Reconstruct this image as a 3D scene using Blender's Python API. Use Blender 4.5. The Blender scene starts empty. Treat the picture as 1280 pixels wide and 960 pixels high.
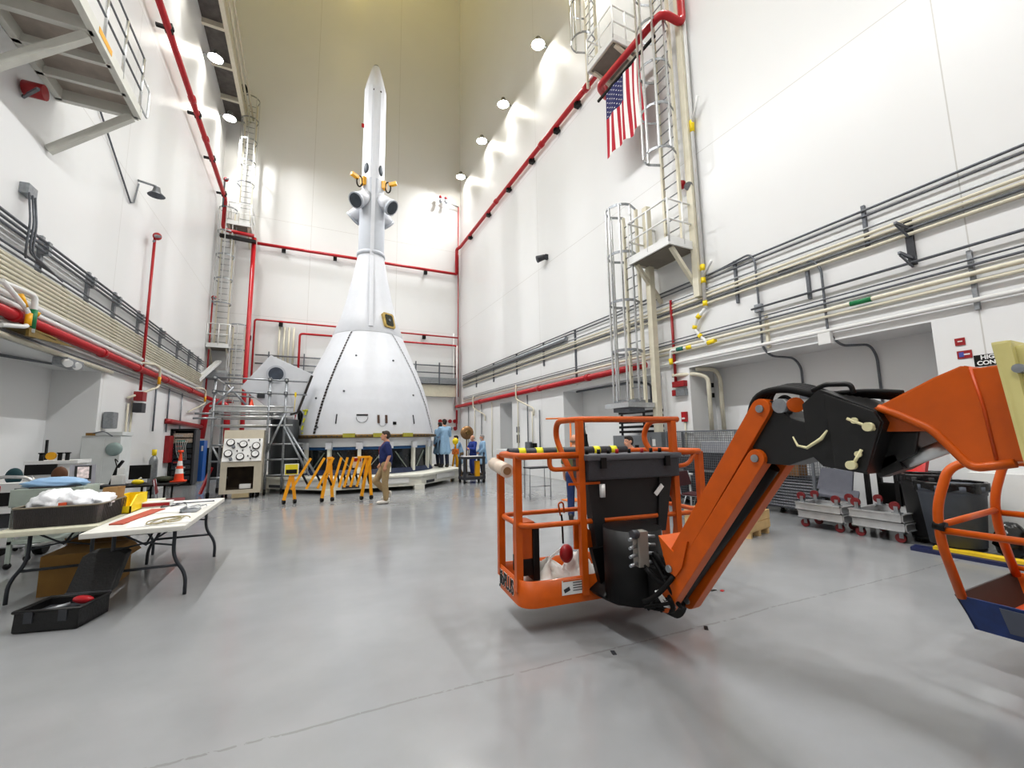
import bpy, bmesh, math, random
from math import sin, cos, pi, radians, sqrt, atan2
from mathutils import Vector, Matrix
random.seed(7)
scene = bpy.context.scene
C = bpy.data.collections.new('hangar'); scene.collection.children.link(C)

# ------------------------------------------------------------------ materials
def lin(c):
    return tuple((v / 12.92 if v <= .04045 else ((v + .055) / 1.055) ** 2.4) for v in c)
_M = {}
def M(name, rgb=(200, 200, 200), rough=.5, metal=0., var=.08, scale=6., bump=0., emit=0., alpha=1., coat=0., spec=.5):
    if name in _M: return _M[name]
    m = bpy.data.materials.new(name); m.use_nodes = True
    nt = m.node_tree; b = nt.nodes['Principled BSDF']
    c = lin(tuple(v / 255 for v in rgb))
    tc = nt.nodes.new('ShaderNodeTexCoord'); nz = nt.nodes.new('ShaderNodeTexNoise')
    nz.inputs['Scale'].default_value = scale; nz.inputs['Detail'].default_value = 3
    nt.links.new(tc.outputs['Object'], nz.inputs['Vector'])
    rmp = nt.nodes.new('ShaderNodeValToRGB')
    lo = tuple(max(0, v * (1 - var)) for v in c) + (1,); hi = tuple(min(1, v * (1 + var)) for v in c) + (1,)
    rmp.color_ramp.elements[0].position = .3; rmp.color_ramp.elements[0].color = lo
    rmp.color_ramp.elements[1].position = .7; rmp.color_ramp.elements[1].color = hi
    nt.links.new(nz.outputs['Fac'], rmp.inputs['Fac']); nt.links.new(rmp.outputs['Color'], b.inputs['Base Color'])
    b.inputs['Roughness'].default_value = rough; b.inputs['Metallic'].default_value = metal
    b.inputs['Specular IOR Level'].default_value = spec
    if coat: b.inputs['Coat Weight'].default_value = coat
    if emit:
        b.inputs['Emission Color'].default_value = c + (1,); b.inputs['Emission Strength'].default_value = emit
    if alpha < 1: b.inputs['Alpha'].default_value = alpha
    if bump:
        bp = nt.nodes.new('ShaderNodeBump'); bp.inputs['Strength'].default_value = bump; bp.inputs['Distance'].default_value = .02
        nt.links.new(nz.outputs['Fac'], bp.inputs['Height']); nt.links.new(bp.outputs['Normal'], b.inputs['Normal'])
    _M[name] = m
    return m

# ------------------------------------------------------------------ mesh builder
def fillet(pts, r, seg=5, closed=False):
    pts = [Vector(p) for p in pts]; out = []; n = len(pts)
    R0 = r
    for i, p in enumerate(pts):
        r = R0[i] if isinstance(R0, (list, tuple)) else R0
        if not closed and i in (0, n - 1): out.append(p); continue
        a, b = pts[i - 1], pts[(i + 1) % n]
        u = (a - p); v = (b - p); ru = min(r, u.length * .49); rv = min(r, v.length * .49)
        rr = min(ru, rv); s = p + u.normalized() * rr; e = p + v.normalized() * rr
        for k in range(seg + 1):
            t = k / seg; out.append((1 - t) ** 2 * s + 2 * t * (1 - t) * p + t * t * e)
    return out
class MB:
    def __init__(s): s.v = []; s.f = []; s.mi = []; s.sm = []; s.mats = []; s.cur = 0
    def mat(s, m):
        if m not in s.mats: s.mats.append(m)
        s.cur = s.mats.index(m); return s
    def add(s, vs, fs, smooth=False):
        o = len(s.v); s.v += [tuple(v) for v in vs]
        for f in fs: s.f.append(tuple(i + o for i in f)); s.mi.append(s.cur); s.sm.append(smooth)
        return s
    def box(s, c, d, rz=0., R=None):
        x, y, z = (v / 2 for v in d); c = Vector(c)
        m = R if R is not None else Matrix.Rotation(rz, 3, 'Z')
        vs = [c + m @ Vector((a * x, b * y, e * z)) for a in (-1, 1) for b in (-1, 1) for e in (-1, 1)]
        return s.add(vs, [(0, 1, 3, 2), (4, 6, 7, 5), (0, 4, 5, 1), (2, 3, 7, 6), (0, 2, 6, 4), (1, 5, 7, 3)])
    def bb(s, lo, hi):
        return s.box([(a + b) / 2 for a, b in zip(lo, hi)], [abs(b - a) for a, b in zip(lo, hi)])
    def bar(s, p, q, w, h, up=(0, 0, 1)):
        p, q = Vector(p), Vector(q); d = (q - p); L = d.length; d.normalize(); up = Vector(up)
        x = d.cross(up)
        if x.length < 1e-4: x = d.cross(Vector((1, 0, 0)))
        x.normalize(); z = x.cross(d)
        return s.box((p + q) / 2, (w, L, h), R=Matrix((x, d, z)).transposed())
    def tube(s, pts, r, n=8, closed=False, caps=True, smooth=True):
        pts = [Vector(p) for p in pts]; N = len(pts)
        rs = r if isinstance(r, (list, tuple)) else [r] * N
        t0 = (pts[1] - pts[0]).normalized()
        a = t0.orthogonal().normalized(); vs = []
        for i, p in enumerate(pts):
            if closed: t = (pts[(i + 1) % N] - pts[i - 1])
            elif i == 0: t = pts[1] - p
            elif i == N - 1: t = p - pts[-2]
            else: t = (pts[i + 1] - p).normalized() + (p - pts[i - 1]).normalized()
            if t.length < 1e-9: t = t0
            t = t.normalized(); a = (a - t * a.dot(t))
            a = a.normalized() if a.length > 1e-6 else t.orthogonal().normalized()
            b = t.cross(a)
            for k in range(n):
                an = 2 * pi * k / n; vs.append(p + rs[i] * (cos(an) * a + sin(an) * b))
        fs = []
        for i in range(N if closed else N - 1):
            j = (i + 1) % N
            for k in range(n): fs.append((i * n + k, i * n + (k + 1) % n, j * n + (k + 1) % n, j * n + k))
        s.add(vs, fs, smooth)
        if caps and not closed:
            o = len(s.v) - N * n
            for f in (tuple(o + k for k in reversed(range(n))), tuple(o + (N - 1) * n + k for k in range(n))):
                s.f.append(f); s.mi.append(s.cur); s.sm.append(False)
        return s
    def cyl(s, p, q, r, r2=None, n=16, caps=True): return s.tube([p, q], [r, r if r2 is None else r2], n, caps=caps)
    def lathe(s, prof, c=(0, 0, 0), n=32, a0=0., a1=2 * pi, smooth=True, R=None):
        full = abs(a1 - a0 - 2 * pi) < 1e-6; m = n if full else n + 1; vs = []; c = Vector(c)
        for r, z in prof:
            for k in range(m):
                an = a0 + (a1 - a0) * k / n; p = Vector((r * cos(an), r * sin(an), z)); vs.append(c + (R @ p if R is not None else p))
        fs = []
        for i in range(len(prof) - 1):
            for k in range(n if full else m - 1):
                k2 = (k + 1) % m; fs.append((i * m + k, i * m + k2, (i + 1) * m + k2, (i + 1) * m + k))
        return s.add(vs, fs, smooth)
    def prism(s, poly, vec):
        poly = [Vector(p) for p in poly]; vec = Vector(vec); n = len(poly)
        vs = poly + [p + vec for p in poly]
        fs = [tuple(range(n)), tuple(reversed(range(n, 2 * n)))] + [(i, i + n, (i + 1) % n + n, (i + 1) % n) for i in range(n)]
        return s.add(vs, fs)
    def ell(s, c, r, n=12, m=8, R=None):
        c = Vector(c); r = (r, r, r) if not isinstance(r, (tuple, list)) else r; vs = []; fs = []
        for i in range(m + 1):
            th = pi * i / m
            for k in range(n):
                ph = 2 * pi * k / n; p = Vector((r[0] * sin(th) * cos(ph), r[1] * sin(th) * sin(ph), r[2] * cos(th)))
                vs.append(c + (R @ p if R is not None else p))
        for i in range(m):
            for k in range(n): fs.append((i * n + k, (i + 1) * n + k, (i + 1) * n + (k + 1) % n, i * n + (k + 1) % n))
        return s.add(vs, fs, True)
    def quad(s, a, b, c, d): return s.add([a, b, c, d], [(0, 1, 2, 3)])
    def grid(s, fn, nu, nv, smooth=True):
        vs = [fn(i / nu, j / nv) for i in range(nu + 1) for j in range(nv + 1)]
        return s.add(vs, [(i * (nv + 1) + j, (i + 1) * (nv + 1) + j, (i + 1) * (nv + 1) + j + 1, i * (nv + 1) + j + 1) for i in range(nu) for j in range(nv)], smooth)

W = {}
def mesh_of(name, mb, mat=None, off=None, bevel=0., inv=None):
    me = bpy.data.meshes.new(name)
    vs = mb.v
    if inv is not None: vs = [inv @ Vector(v) for v in vs]
    elif off is not None: vs = [Vector(v) - off for v in vs]
    me.from_pydata([tuple(v) for v in vs], [], mb.f)
    mats = mb.mats or [mat]
    for m in mats: me.materials.append(m)
    if mb.mats: me.polygons.foreach_set('material_index', mb.mi)
    me.polygons.foreach_set('use_smooth', mb.sm)
    bm = bmesh.new(); bm.from_mesh(me)
    bmesh.ops.remove_doubles(bm, verts=bm.verts, dist=1e-5)
    bmesh.ops.recalc_face_normals(bm, faces=bm.faces)
    if bevel:
        es = [e for e in bm.edges if len(e.link_faces) == 2 and e.calc_face_angle(0) > .5 and e.calc_length() > bevel * 2.2]
        if es: bmesh.ops.bevel(bm, geom=es, offset=bevel, segments=2, profile=.7, affect='EDGES', clamp_overlap=True)
    bm.to_mesh(me); bm.free(); me.update()
    return me
def setp(o, label=None, cat=None, group=None, kind=None):
    if label: o['label'] = label
    if cat: o['category'] = cat
    if group: o['group'] = group
    if kind: o['kind'] = kind
    return o
def thing(name, label, cat, loc=(0, 0, 0), rz=0., group=None):
    o = bpy.data.objects.new(name, None); C.objects.link(o); o.empty_display_size = .1
    o.location = loc; o.rotation_euler = (0, 0, rz)
    W[o] = Matrix.Translation(loc) @ Matrix.Rotation(rz, 4, 'Z')
    return setp(o, label, cat, group)
def part(name, mb, root, mat=None, world=True, label=None, bevel=0.):
    """a part of a thing; shapes in mb are world coordinates unless world=False"""
    me = mesh_of(name, mb, mat, bevel=bevel, inv=W[root].inverted() if world else None)
    o = bpy.data.objects.new(name, me); C.objects.link(o); o.parent = root; W[o] = W[root]
    if label: o['label'] = label
    return o
def solo(name, mb, label, cat, mat=None, group=None, bevel=0.):
    xs = list(zip(*mb.v)); off = Vector(((min(xs[0]) + max(xs[0])) / 2, (min(xs[1]) + max(xs[1])) / 2, min(xs[2])))
    o = bpy.data.objects.new(name, mesh_of(name, mb, mat, off=off, bevel=bevel)); C.objects.link(o); o.location = off
    W[o] = Matrix.Translation(off)
    return setp(o, label, cat, group)
def struct(name, mb, mat=None):
    o = bpy.data.objects.new(name, mesh_of(name, mb, mat)); C.objects.link(o); o['kind'] = 'structure'; W[o] = Matrix.Identity(4)
    return o
def kids(o): return [c for c in C.objects if c.parent == o]
def dup(root, loc, rz=None, label=None, group=None):
    r = root.copy(); C.objects.link(r); r.location = loc
    if rz is not None: r.rotation_euler = (0, 0, rz)
    if label: r['label'] = label
    if group: r['group'] = group
    W[r] = Matrix.Translation(loc) @ Matrix.Rotation(r.rotation_euler[2], 4, 'Z')
    for ch in kids(root):
        c = ch.copy(); C.objects.link(c); c.parent = r
        for g in kids(ch):
            d = g.copy(); C.objects.link(d); d.parent = c
    return r
def text_mb(mb, txt, size, org, right, up, depth=.004, bold=0., align='LEFT', xs=1.):
    """lettering as geometry added to mb"""
    cu = bpy.data.curves.new('t', 'FONT'); cu.body = txt; cu.size = size; cu.extrude = depth; cu.align_x = align; cu.offset = bold
    o = bpy.data.objects.new('t', cu); C.objects.link(o)
    dg = bpy.context.evaluated_depsgraph_get(); me = bpy.data.meshes.new_from_object(o.evaluated_get(dg))
    right, up, org = Vector(right).normalized(), Vector(up).normalized(), Vector(org); nn = right.cross(up)
    mb.add([org + right * v.co.x * xs + up * v.co.y + nn * v.co.z for v in me.vertices], [tuple(p.vertices) for p in me.polygons])
    bpy.data.objects.remove(o); bpy.data.curves.remove(cu); bpy.data.meshes.remove(me)
ORD = ['first', 'second', 'third', 'fourth', 'fifth', 'sixth', 'seventh', 'eighth', 'ninth', 'tenth', 'eleventh', 'twelfth']

# ------------------------------------------------------------------ common materials
WHITE = M('white_paint', (226, 227, 226), .4, var=.02)
CREAM = M('cream_paint', (216, 211, 192), .45, var=.04)
RED = M('red_pipe_paint', (176, 24, 34), .35, var=.08)
DRED = M('dark_red_paint', (150, 24, 30), .4, var=.1)
GALV = M('galvanised_steel', (150, 154, 158), .4, .7, var=.15, scale=20)
DGALV = M('dull_conduit_steel', (104, 108, 114), .45, .4, var=.15, scale=20)
ALU = M('bright_aluminium', (205, 207, 208), .3, .85, var=.08, scale=20)
BLACK = M('black_paint', (9, 9, 10), .45, var=.3, spec=.3)
RUBBER = M('black_rubber', (11, 11, 12), .7, var=.3, spec=.25)
DGREY = M('dark_grey_plastic', (50, 52, 58), .5, var=.1, bump=.1, scale=60)
ORANGE = M('orange_machine_paint', (188, 83, 4), .4, var=.08, scale=9, coat=.12, spec=.35)
LCREAM = M('pale_yellow_machine_paint', (205, 196, 132), .4, var=.05, coat=.2)
YELLOW = M('safety_yellow_paint', (236, 172, 12), .4, var=.06)
BYEL = M('bright_yellow_plastic', (242, 214, 26), .45, var=.06)
STEEL = M('brushed_steel', (168, 168, 165), .35, .9, var=.1)
BLUECOAT = M('pale_blue_cloth', (150, 184, 214), .85, var=.06, bump=.2, scale=30)
FILM = M('clear_wrap_film', (235, 238, 240), .12, alpha=.22, var=.02)
HP = 300.
EXPO = 0.0
LP = 250.
FJ = ((0., 2.76), (5.5, 2.54))      # slab joint on the floor
# ------------------------------------------------------------------ room shell
XL, XR, YB, YF, ZC = -4.42, 8.30, 24.47, -8.0, 36.0
RD = .85
def wall_material(name, axis, joints_h, pitch, off, rgb=(230, 231, 231)):
    """white enamelled panels with fine joints; joint lines follow the panel grid in metres"""
    m = bpy.data.materials.new(name); m.use_nodes = True; nt = m.node_tree; b = nt.nodes['Principled BSDF']
    N = nt.nodes.new; L = nt.links.new
    tc = N('ShaderNodeTexCoord'); sp = N('ShaderNodeSeparateXYZ'); L(tc.outputs['Object'], sp.inputs[0])
    def math_(op, a, bb):
        n = N('ShaderNodeMath'); n.operation = op
        for i, v in enumerate((a, bb)):
            if isinstance(v, (int, float)): n.inputs[i].default_value = v
            else: L(v, n.inputs[i])
        return n.outputs[0]
    a = math_('ABSOLUTE', math_('SUBTRACT', math_('FLOORED_MODULO', math_('ADD', sp.outputs[axis], off + pitch / 2), pitch), pitch / 2), 0)
    line = math_('LESS_THAN', a, .008)
    for zj in joints_h:
        line = math_('MAXIMUM', line, math_('LESS_THAN', math_('ABSOLUTE', math_('SUBTRACT', sp.outputs[2], zj), 0), .008))
    nz = N('ShaderNodeTexNoise'); nz.inputs['Scale'].default_value = .5; nz.inputs['Detail'].default_value = 4
    L(tc.outputs['Object'], nz.inputs['Vector'])
    c = lin(tuple(v / 255 for v in rgb))
    r = N('ShaderNodeValToRGB'); r.color_ramp.elements[0].color = tuple(v * .95 for v in c) + (1,); r.color_ramp.elements[1].color = c + (1,)
    L(nz.outputs['Fac'], r.inputs['Fac'])
    mx = N('ShaderNodeMixRGB'); mx.inputs['Color2'].default_value = (.5, .49, .46, 1)
    L(math_('MULTIPLY', line, .7), mx.inputs['Fac']); L(r.outputs['Color'], mx.inputs['Color1']); L(mx.outputs['Color'], b.inputs['Base Color'])
    b.inputs['Roughness'].default_value = .3; b.inputs['Specular IOR Level'].default_value = .35
    bp = N('ShaderNodeBump'); bp.inputs['Strength'].default_value = .15; bp.inputs['Distance'].default_value = .05
    L(nz.outputs['Fac'], bp.inputs['Height']); L(bp.outputs['Normal'], b.inputs['Normal'])
    return m
WALLR = wall_material('wall_panels_right', 1, [8.35, 13.0], 12.2, -2.3)
WALLL = wall_material('wall_panels_left', 1, [8.4, 13.0], 12.2, -1.0)
WALLB = wall_material('wall_panels_back', 0, [7.9, 13.2], 4.6, .24)
def side_wall(name, x, sgn, holes, mat):
    """sgn: direction away from the room. holes: list of (y0, y1, ztop)"""
    mb = MB(); zt = 3.16 if sgn > 0 else 3.22; xd = x + sgn * RD
    mb.quad((x, YF, zt), (x, YB, zt), (x, YB, ZC), (x, YF, ZC))
    y = YF
    for y0, y1 in holes:
        mb.quad((x, y, 0), (x, y0, 0), (x, y0, zt), (x, y, zt))
        mb.quad((x, y0, 0), (xd, y0, 0), (xd, y0, zt), (x, y0, zt))
        mb.quad((x, y1, 0), (xd, y1, 0), (xd, y1, zt), (x, y1, zt))
        mb.quad((xd, y0, 0), (xd, y1, 0), (xd, y1, zt), (xd, y0, zt))
        mb.quad((x, y0, zt), (xd, y0, zt), (xd, y1, zt), (x, y1, zt))
        y = y1
    mb.quad((x, y, 0), (x, YB, 0), (x, YB, zt), (x, y, zt))
    return struct(name, mb, mat)
side_wall('wall_right', XR, 1, [(2.81, 7.27), (8.18, 12.92), (17.2, 18.53)], WALLR)
side_wall('wall_left', XL, -1, [(2.0, 13.05)], WALLL)
struct('wall_back', MB().quad((XL, YB, 0), (XR, YB, 0), (XR, YB, ZC), (XL, YB, ZC)), WALLB)
struct('wall_front', MB().quad((XL, YF, 0), (XR, YF, 0), (XR, YF, ZC), (XL, YF, ZC)), WALLB)
CEIL = M('ceiling_paint', (206, 196, 150), .7, var=.05)
struct('ceiling', MB().quad((XL, YF, ZC), (XR, YF, ZC), (XR, YB, ZC), (XL, YB, ZC)), CEIL)

def floor_material():
    m = bpy.data.materials.new('grey_epoxy_floor'); m.use_nodes = True; nt = m.node_tree; b = nt.nodes['Principled BSDF']
    N = nt.nodes.new; L = nt.links.new
    tc = N('ShaderNodeTexCoord')
    n1 = N('ShaderNodeTexNoise'); n1.inputs['Scale'].default_value = .7; n1.inputs['Detail'].default_value = 6
    n2 = N('ShaderNodeTexNoise'); n2.inputs['Scale'].default_value = 14; n2.inputs['Detail'].default_value = 5
    mp = N('ShaderNodeMapping'); mp.inputs['Rotation'].default_value = (0, 0, .5); mp.inputs['Scale'].default_value = (1.6, 2.2, 1)
    n3 = N('ShaderNodeTexNoise'); n3.inputs['Scale'].default_value = 1.5; n3.inputs['Detail'].default_value = 4
    for n in (n1, n2): L(tc.outputs['Object'], n.inputs['Vector'])
    L(tc.outputs['Object'], mp.inputs['Vector']); L(mp.outputs['Vector'], n3.inputs['Vector'])
    r1 = N('ShaderNodeValToRGB'); r1.color_ramp.elements[0].position = .25; r1.color_ramp.elements[1].position = .75
    r1.color_ramp.elements[0].color = lin((.53, .538, .548)) + (1,); r1.color_ramp.elements[1].color = lin((.595, .602, .61)) + (1,)
    L(n1.outputs['Fac'], r1.inputs['Fac'])
    mx = N('ShaderNodeMixRGB'); mx.blend_type = 'MULTIPLY'; mx.inputs['Fac'].default_value = .12
    L(r1.outputs['Color'], mx.inputs['Color1']); L(n3.outputs['Fac'], mx.inputs['Color2'])
    # saw-cut joint in the slab
    sp = N('ShaderNodeSeparateXYZ'); L(tc.outputs['Object'], sp.inputs[0])
    def mth(op, a, bb=0.):
        n = N('ShaderNodeMath'); n.operation = op
        for i, v in enumerate((a, bb)):
            if isinstance(v, (int, float)): n.inputs[i].default_value = v
            else: L(v, n.inputs[i])
        return n.outputs[0]
    wob = mth('ADD', mth('MULTIPLY', mth('SUBTRACT', n2.outputs['Fac'], .5), .03), mth('MULTIPLY', mth('SUBTRACT', n1.outputs['Fac'], .5), .12))
    (x0, y0), (x1, y1) = FJ
    ln = sqrt((x1 - x0) ** 2 + (y1 - y0) ** 2); nx, ny = -(y1 - y0) / ln, (x1 - x0) / ln
    d = mth('ADD', mth('MULTIPLY', mth('SUBTRACT', sp.outputs[0], x0), nx), mth('MULTIPLY', mth('SUBTRACT', sp.outputs[1], y0), ny))
    d = mth('ABSOLUTE', mth('ADD', d, wob))
    line = mth('MULTIPLY', mth('MULTIPLY', mth('LESS_THAN', d, .009), mth('GREATER_THAN', n2.outputs['Fac'], .42)), .38)
    mx2 = N('ShaderNodeMixRGB'); mx2.inputs['Color2'].default_value = (.12, .12, .12, 1)
    L(line, mx2.inputs['Fac']); L(mx.outputs['Color'], mx2.inputs['Color1']); L(mx2.outputs['Color'], b.inputs['Base Color'])
    rr = N('ShaderNodeMapRange'); rr.inputs['To Min'].default_value = .09; rr.inputs['To Max'].default_value = .24
    L(n3.outputs['Fac'], rr.inputs['Value']); L(rr.outputs['Result'], b.inputs['Roughness'])
    bp = N('ShaderNodeBump'); bp.inputs['Strength'].default_value = .06; bp.inputs['Distance'].default_value = .02
    L(n1.outputs['Fac'], bp.inputs['Height']); L(bp.outputs['Normal'], b.inputs['Normal'])
    b.inputs['Specular IOR Level'].default_value = .6
    return m
struct('floor', MB().quad((XL - RD, YF, 0), (XR + RD, YF, 0), (XR + RD, YB, 0), (XL - RD, YB, 0)), floor_material())

# ------------------------------------------------------------------ camera
cam = bpy.data.cameras.new('camera'); cam.sensor_width = 36; cam.sensor_fit = 'HORIZONTAL'; cam.lens = 36 * 528.5 / 1280
cam.clip_start = .05; cam.clip_end = 200
co = bpy.data.objects.new('camera', cam); scene.collection.objects.link(co)
yaw, pit, rol = radians(25.8), radians(7.17), radians(-.865)
fw = Vector((sin(yaw) * cos(pit), cos(yaw) * cos(pit), sin(pit))); rt = Vector((cos(yaw), -sin(yaw), 0)); up = rt.cross(fw)
r2 = cos(rol) * rt + sin(rol) * up; u2 = -sin(rol) * rt + cos(rol) * up
mm = Matrix((r2, u2, -fw)).transposed().to_4x4(); mm.translation = (0, 0, 1.55); co.matrix_world = mm
scene.camera = co

# ------------------------------------------------------------------ lights: wall-mounted floodlights
LENS = M('lamp_lens', (255, 250, 238), .3, emit=60)
def floodlight(x, y, z, sgn, label, power=LP, seen=True):
    t = thing('floodlight', label, 'floodlight', (x, y, z), 0, 'wall floodlights')
    mb = MB().mat(GALV); xi = x + sgn * .42
    mb.bar((x, y, z + .05), (xi, y, z + .05), .05, .05); part('bracket', mb, t)
    h = MB().mat(GALV); h.lathe([(.0, .3), (.1, .3), (.13, .18), (.27, .0), (.27, -.02)], (xi, y, z), 16); part('housing', h, t)
    l = MB().mat(LENS); l.lathe([(.255, -.015), (.0, -.03)], (xi, y, z), 16); part('lens', l, t, label='glowing lamp lens')
    ld = bpy.data.lights.new('lamp', 'AREA'); ld.shape = 'DISK'; ld.size = .5; ld.energy = power; ld.color = (.985, .99, 1.); ld.spread = radians(112)
    lo = bpy.data.objects.new('lamp', ld); scene.collection.objects.link(lo); lo.location = (xi, y, z - .06)
    lo.rotation_euler = (0, radians(-sgn * 33), 0)
    return t
# ------------------------------------------------------------------ floodlights (high on both walls)
FAR = [1.05, 1.05, 1.05] + [1.02] * 6
RY = [23.1, 19.6, 16.8, 13.35, 9.9, 6.4, 2.9, -.6, -4.5]
rl = ['floodlight on right wall closest to the far corner', 'floodlight on right wall, second from the far corner', 'floodlight on right wall, third from the far corner',
      'uppermost floodlight on right wall, above the red pipe']
for i, y in enumerate(RY): floodlight(XR, y, 17.5, -1, power=LP * FAR[i], label=rl[i] if i < 4 else 'floodlight high on right wall toward the camera end, number %d from the far corner' % (i + 1))
LY = [22.7, 19.1, 15.6, 12.2, 8.7, 5.2, 1.7, -1.8, -5.]
ll = ['floodlight on left wall beneath the walkway end by the corner ladder', 'floodlight on left wall beneath the walkway, second from the corner', 'floodlight on left wall beneath the walkway at top of picture']
for i, y in enumerate(LY): floodlight(XL, y, 17.1, 1, power=LP * FAR[i], label=ll[i] if i < 3 else 'floodlight high on left wall toward the camera end, number %d from the far corner' % (i + 1))

for i in range(4):  # warm fill added out of view under the roof, tints the upper walls
    y = 21.5 - 7.5 * i
    t = thing('added_warm_fill', 'added unseen amber fill lamp under the roof, %s from the back wall' % ['first', 'second', 'third', 'fourth'][i], 'lamp', (1.9, y, 33.0), 0, 'added warm fill lamps')
    part('stem', MB().mat(GALV).cyl((1.9, y, 33.4), (1.9, y, ZC), .03, n=6), t); part('shade', MB().mat(GALV).lathe([(.02, .4), (.12, .38), (.3, 0)], (1.9, y, 33.0), 16), t)
    ld = bpy.data.lights.new('added_warm_fill', 'POINT'); ld.energy = HP; ld.color = (1, .8, .26); ld.shadow_soft_size = .25
    lo = bpy.data.objects.new('added_warm_fill_light', ld); scene.collection.objects.link(lo); lo.location = (1.9, y, 32.9)
# ------------------------------------------------------------------ left wall: conduit bank
def run(name, pts, r, mat, label, cat, group=None, n=8, fr=0.):
    if fr: pts = fillet(pts, fr)
    return solo(name, MB().tube(pts, r, n), label, cat, mat, group)
xl = XL + .09
for i, z in enumerate((5.09, 5.0, 4.91)):
    run('steel_conduit', [(xl + .03, -7, z), (xl + .03, 22.8, z)], .024, DGALV, 'dark steel conduit on left wall, %s of the three in the top tray' % ('highest', 'middle', 'lowest')[i], 'conduit', 'steel conduits in the left wall tray')
run('steel_conduit', [(xl, -7, 4.66), (xl, 22.4, 4.66)], .02, DGALV, 'thin dark conduit on left wall just under the steel tray', 'conduit', 'thin dark conduits above the cream pipes')
run('steel_conduit', [(xl, -7, 4.57), (xl, 22.4, 4.57)], .018, DGALV, 'thin dark conduit on left wall touching the topmost cream pipe', 'conduit', 'thin dark conduits above the cream pipes')
for i in range(8):
    z = 4.49 - i * .075
    run('cream_conduit', [(xl, -7, z), (xl, 23.1 - .05 * i, z)], .029, CREAM, 'cream wall conduit, %s from the top of the left wall bank' % ORD[i], 'conduit', 'cream conduits on the left wall')
run('white_pipe', [(xl + .06, -7, 3.87), (xl + .06, 23.3, 3.87)], .05, WHITE, 'thick white pipe on left wall, directly below the cream conduits', 'pipe', 'white pipes on the left wall')
run('white_pipe', [(xl + .06, -7, 3.74), (xl + .06, 23.3, 3.74)], .05, WHITE, 'thick white pipe on left wall, second below the cream conduits', 'pipe', 'white pipes on the left wall')
run('white_pipe', [(xl, -7, 3.46), (xl, 23.4, 3.46)], .03, WHITE, 'thin white pipe on left wall behind and beneath the red main', 'pipe', 'white pipes on the left wall')
run('steel_conduit', [(xl, -7, 3.33), (xl, 23.4, 3.33)], .018, DGALV, 'thin dark conduit on left wall just above the recess edge', 'conduit')
run('ledge_pipe', [(XL + .1, -7, 3.25), (XL + .1, 13.3, 3.25)], .045, CREAM, 'cream pipe along the top lip of left recess', 'pipe')
rp = MB().mat(RED).tube(fillet([(XL + .2, -7, 3.57), (XL + .2, 22.6, 3.57), (XL + .45, 23.6, 3.45), (-3.2, 23.7, 3.42)], .5), .085, 12)
t = thing('sprinkler_main', 'long red sprinkler main along left wall below the white pipes', 'pipe', (XL + .2, 8, 3.5))
part('pipe_run', rp, t)
for y in (9.2, 12.4, 14.6, 17.2, 20.4):
    part('coupling', MB().mat(RED).cyl((XL + .2, y - .07, 3.57), (XL + .2, y + .07, 3.57), .105, n=14), t)
for i, y in enumerate((8.2, 10.03, 11.84, 13.24, 14.89, 16.9, 18.9, 20.6, 22.1)):
    mb = MB().mat(GALV).bb((XL, y - .04, 4.5), (XL + .06, y + .04, 5.22))
    for z in (5.09, 5.0, 4.91): mb.bb((XL + .05, y - .05, z - .03), (XL + .16, y + .05, z + .03))
    solo('strut_channel', mb, 'grey strut channel holding the left wall tray, %s from the camera' % ORD[i], 'bracket', None, 'strut channels on the left wall')
for i, y in enumerate((8.9, 10.95, 13.3, 15.9, 18.6, 21.0)):
    mb = MB().mat(CREAM).bb((XL, y - .035, 3.6), (XL + .05, y + .035, 4.6))
    for k in range(8): mb.bb((XL + .05, y - .03, 4.49 - .075 * k - .036), (XL + .135, y + .03, 4.49 - .075 * k - .02))
    solo('pipe_strap_rail', mb, 'cream strap rail across the conduit bank, %s from the camera' % ORD[i], 'bracket', None, 'cream strap rails on the left wall')
# junction box with three drops
t = thing('junction_box', 'grey box with three thin conduits dropping to the left wall tray', 'electrical box', (XL, 9.45, 5.66))
part('box', MB().mat(GALV).bb((XL, 9.3, 5.66), (XL + .12, 9.55, 5.84)), t, bevel=.01)
for k, (dy, zb) in enumerate(((-.1, 4.62), (0, 4.66), (.08, 4.62))):
    part('conduit', MB().mat(DGALV).tube(fillet([(XL + .12, 9.42 + dy, 5.68), (XL + .18, 9.42 + dy, 5.2), (XL + .17, 9.42 + dy, 4.7), (XL + .1, 9.6 + dy + .5 * k, zb)], .12), .016, 6), t)
# vertical dry risers on left wall
def riser(x, y, z0, z1, label, sgn, mat=RED, head=True, box=True):
    t = thing('sprinkler_riser', label, 'pipe', (x, y, z0))
    part('pipe', MB().mat(mat).cyl((x, y, z0), (x, y, z1), .035, n=10), t)
    if head:
        h = MB().mat(RED).ell((x + sgn * .05, y, z1 + .04), (.11, .11, .11)); h.mat(GALV).cyl((x + sgn * .05, y - .1, z1), (x + sgn * .2, y - .32, z1 - .08), .05, .035)
        h.cyl((x, y, z1 - .1), (x, y - .08, z1 - .16), .03); part('detector_head', h, t)
    if box:
        b = MB().mat(DRED).bb((x - .08, y - .2, z0 - .3), (x + .12, y + .12, z0 - .05)); b.mat(DGREY).bb((x - .08, y - .2, z0 - .62), (x + .12, y + .12, z0 - .36)); part('call_point', b, t)
riser(XL + .18, 15.05, 3.0, 7.5, 'thin red riser with detector head, halfway along left wall', 1)
riser(XL + .12, 23.6, 3.4, 8.3, 'dark red riser at the far end of left wall beside corner ladder', 1, DRED, True, False)
riser(XL + .3, 23.3, 12.8, 14.2, 'short riser with red detector above bend of left red pipe', 1, DGALV, True, False)
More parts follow.
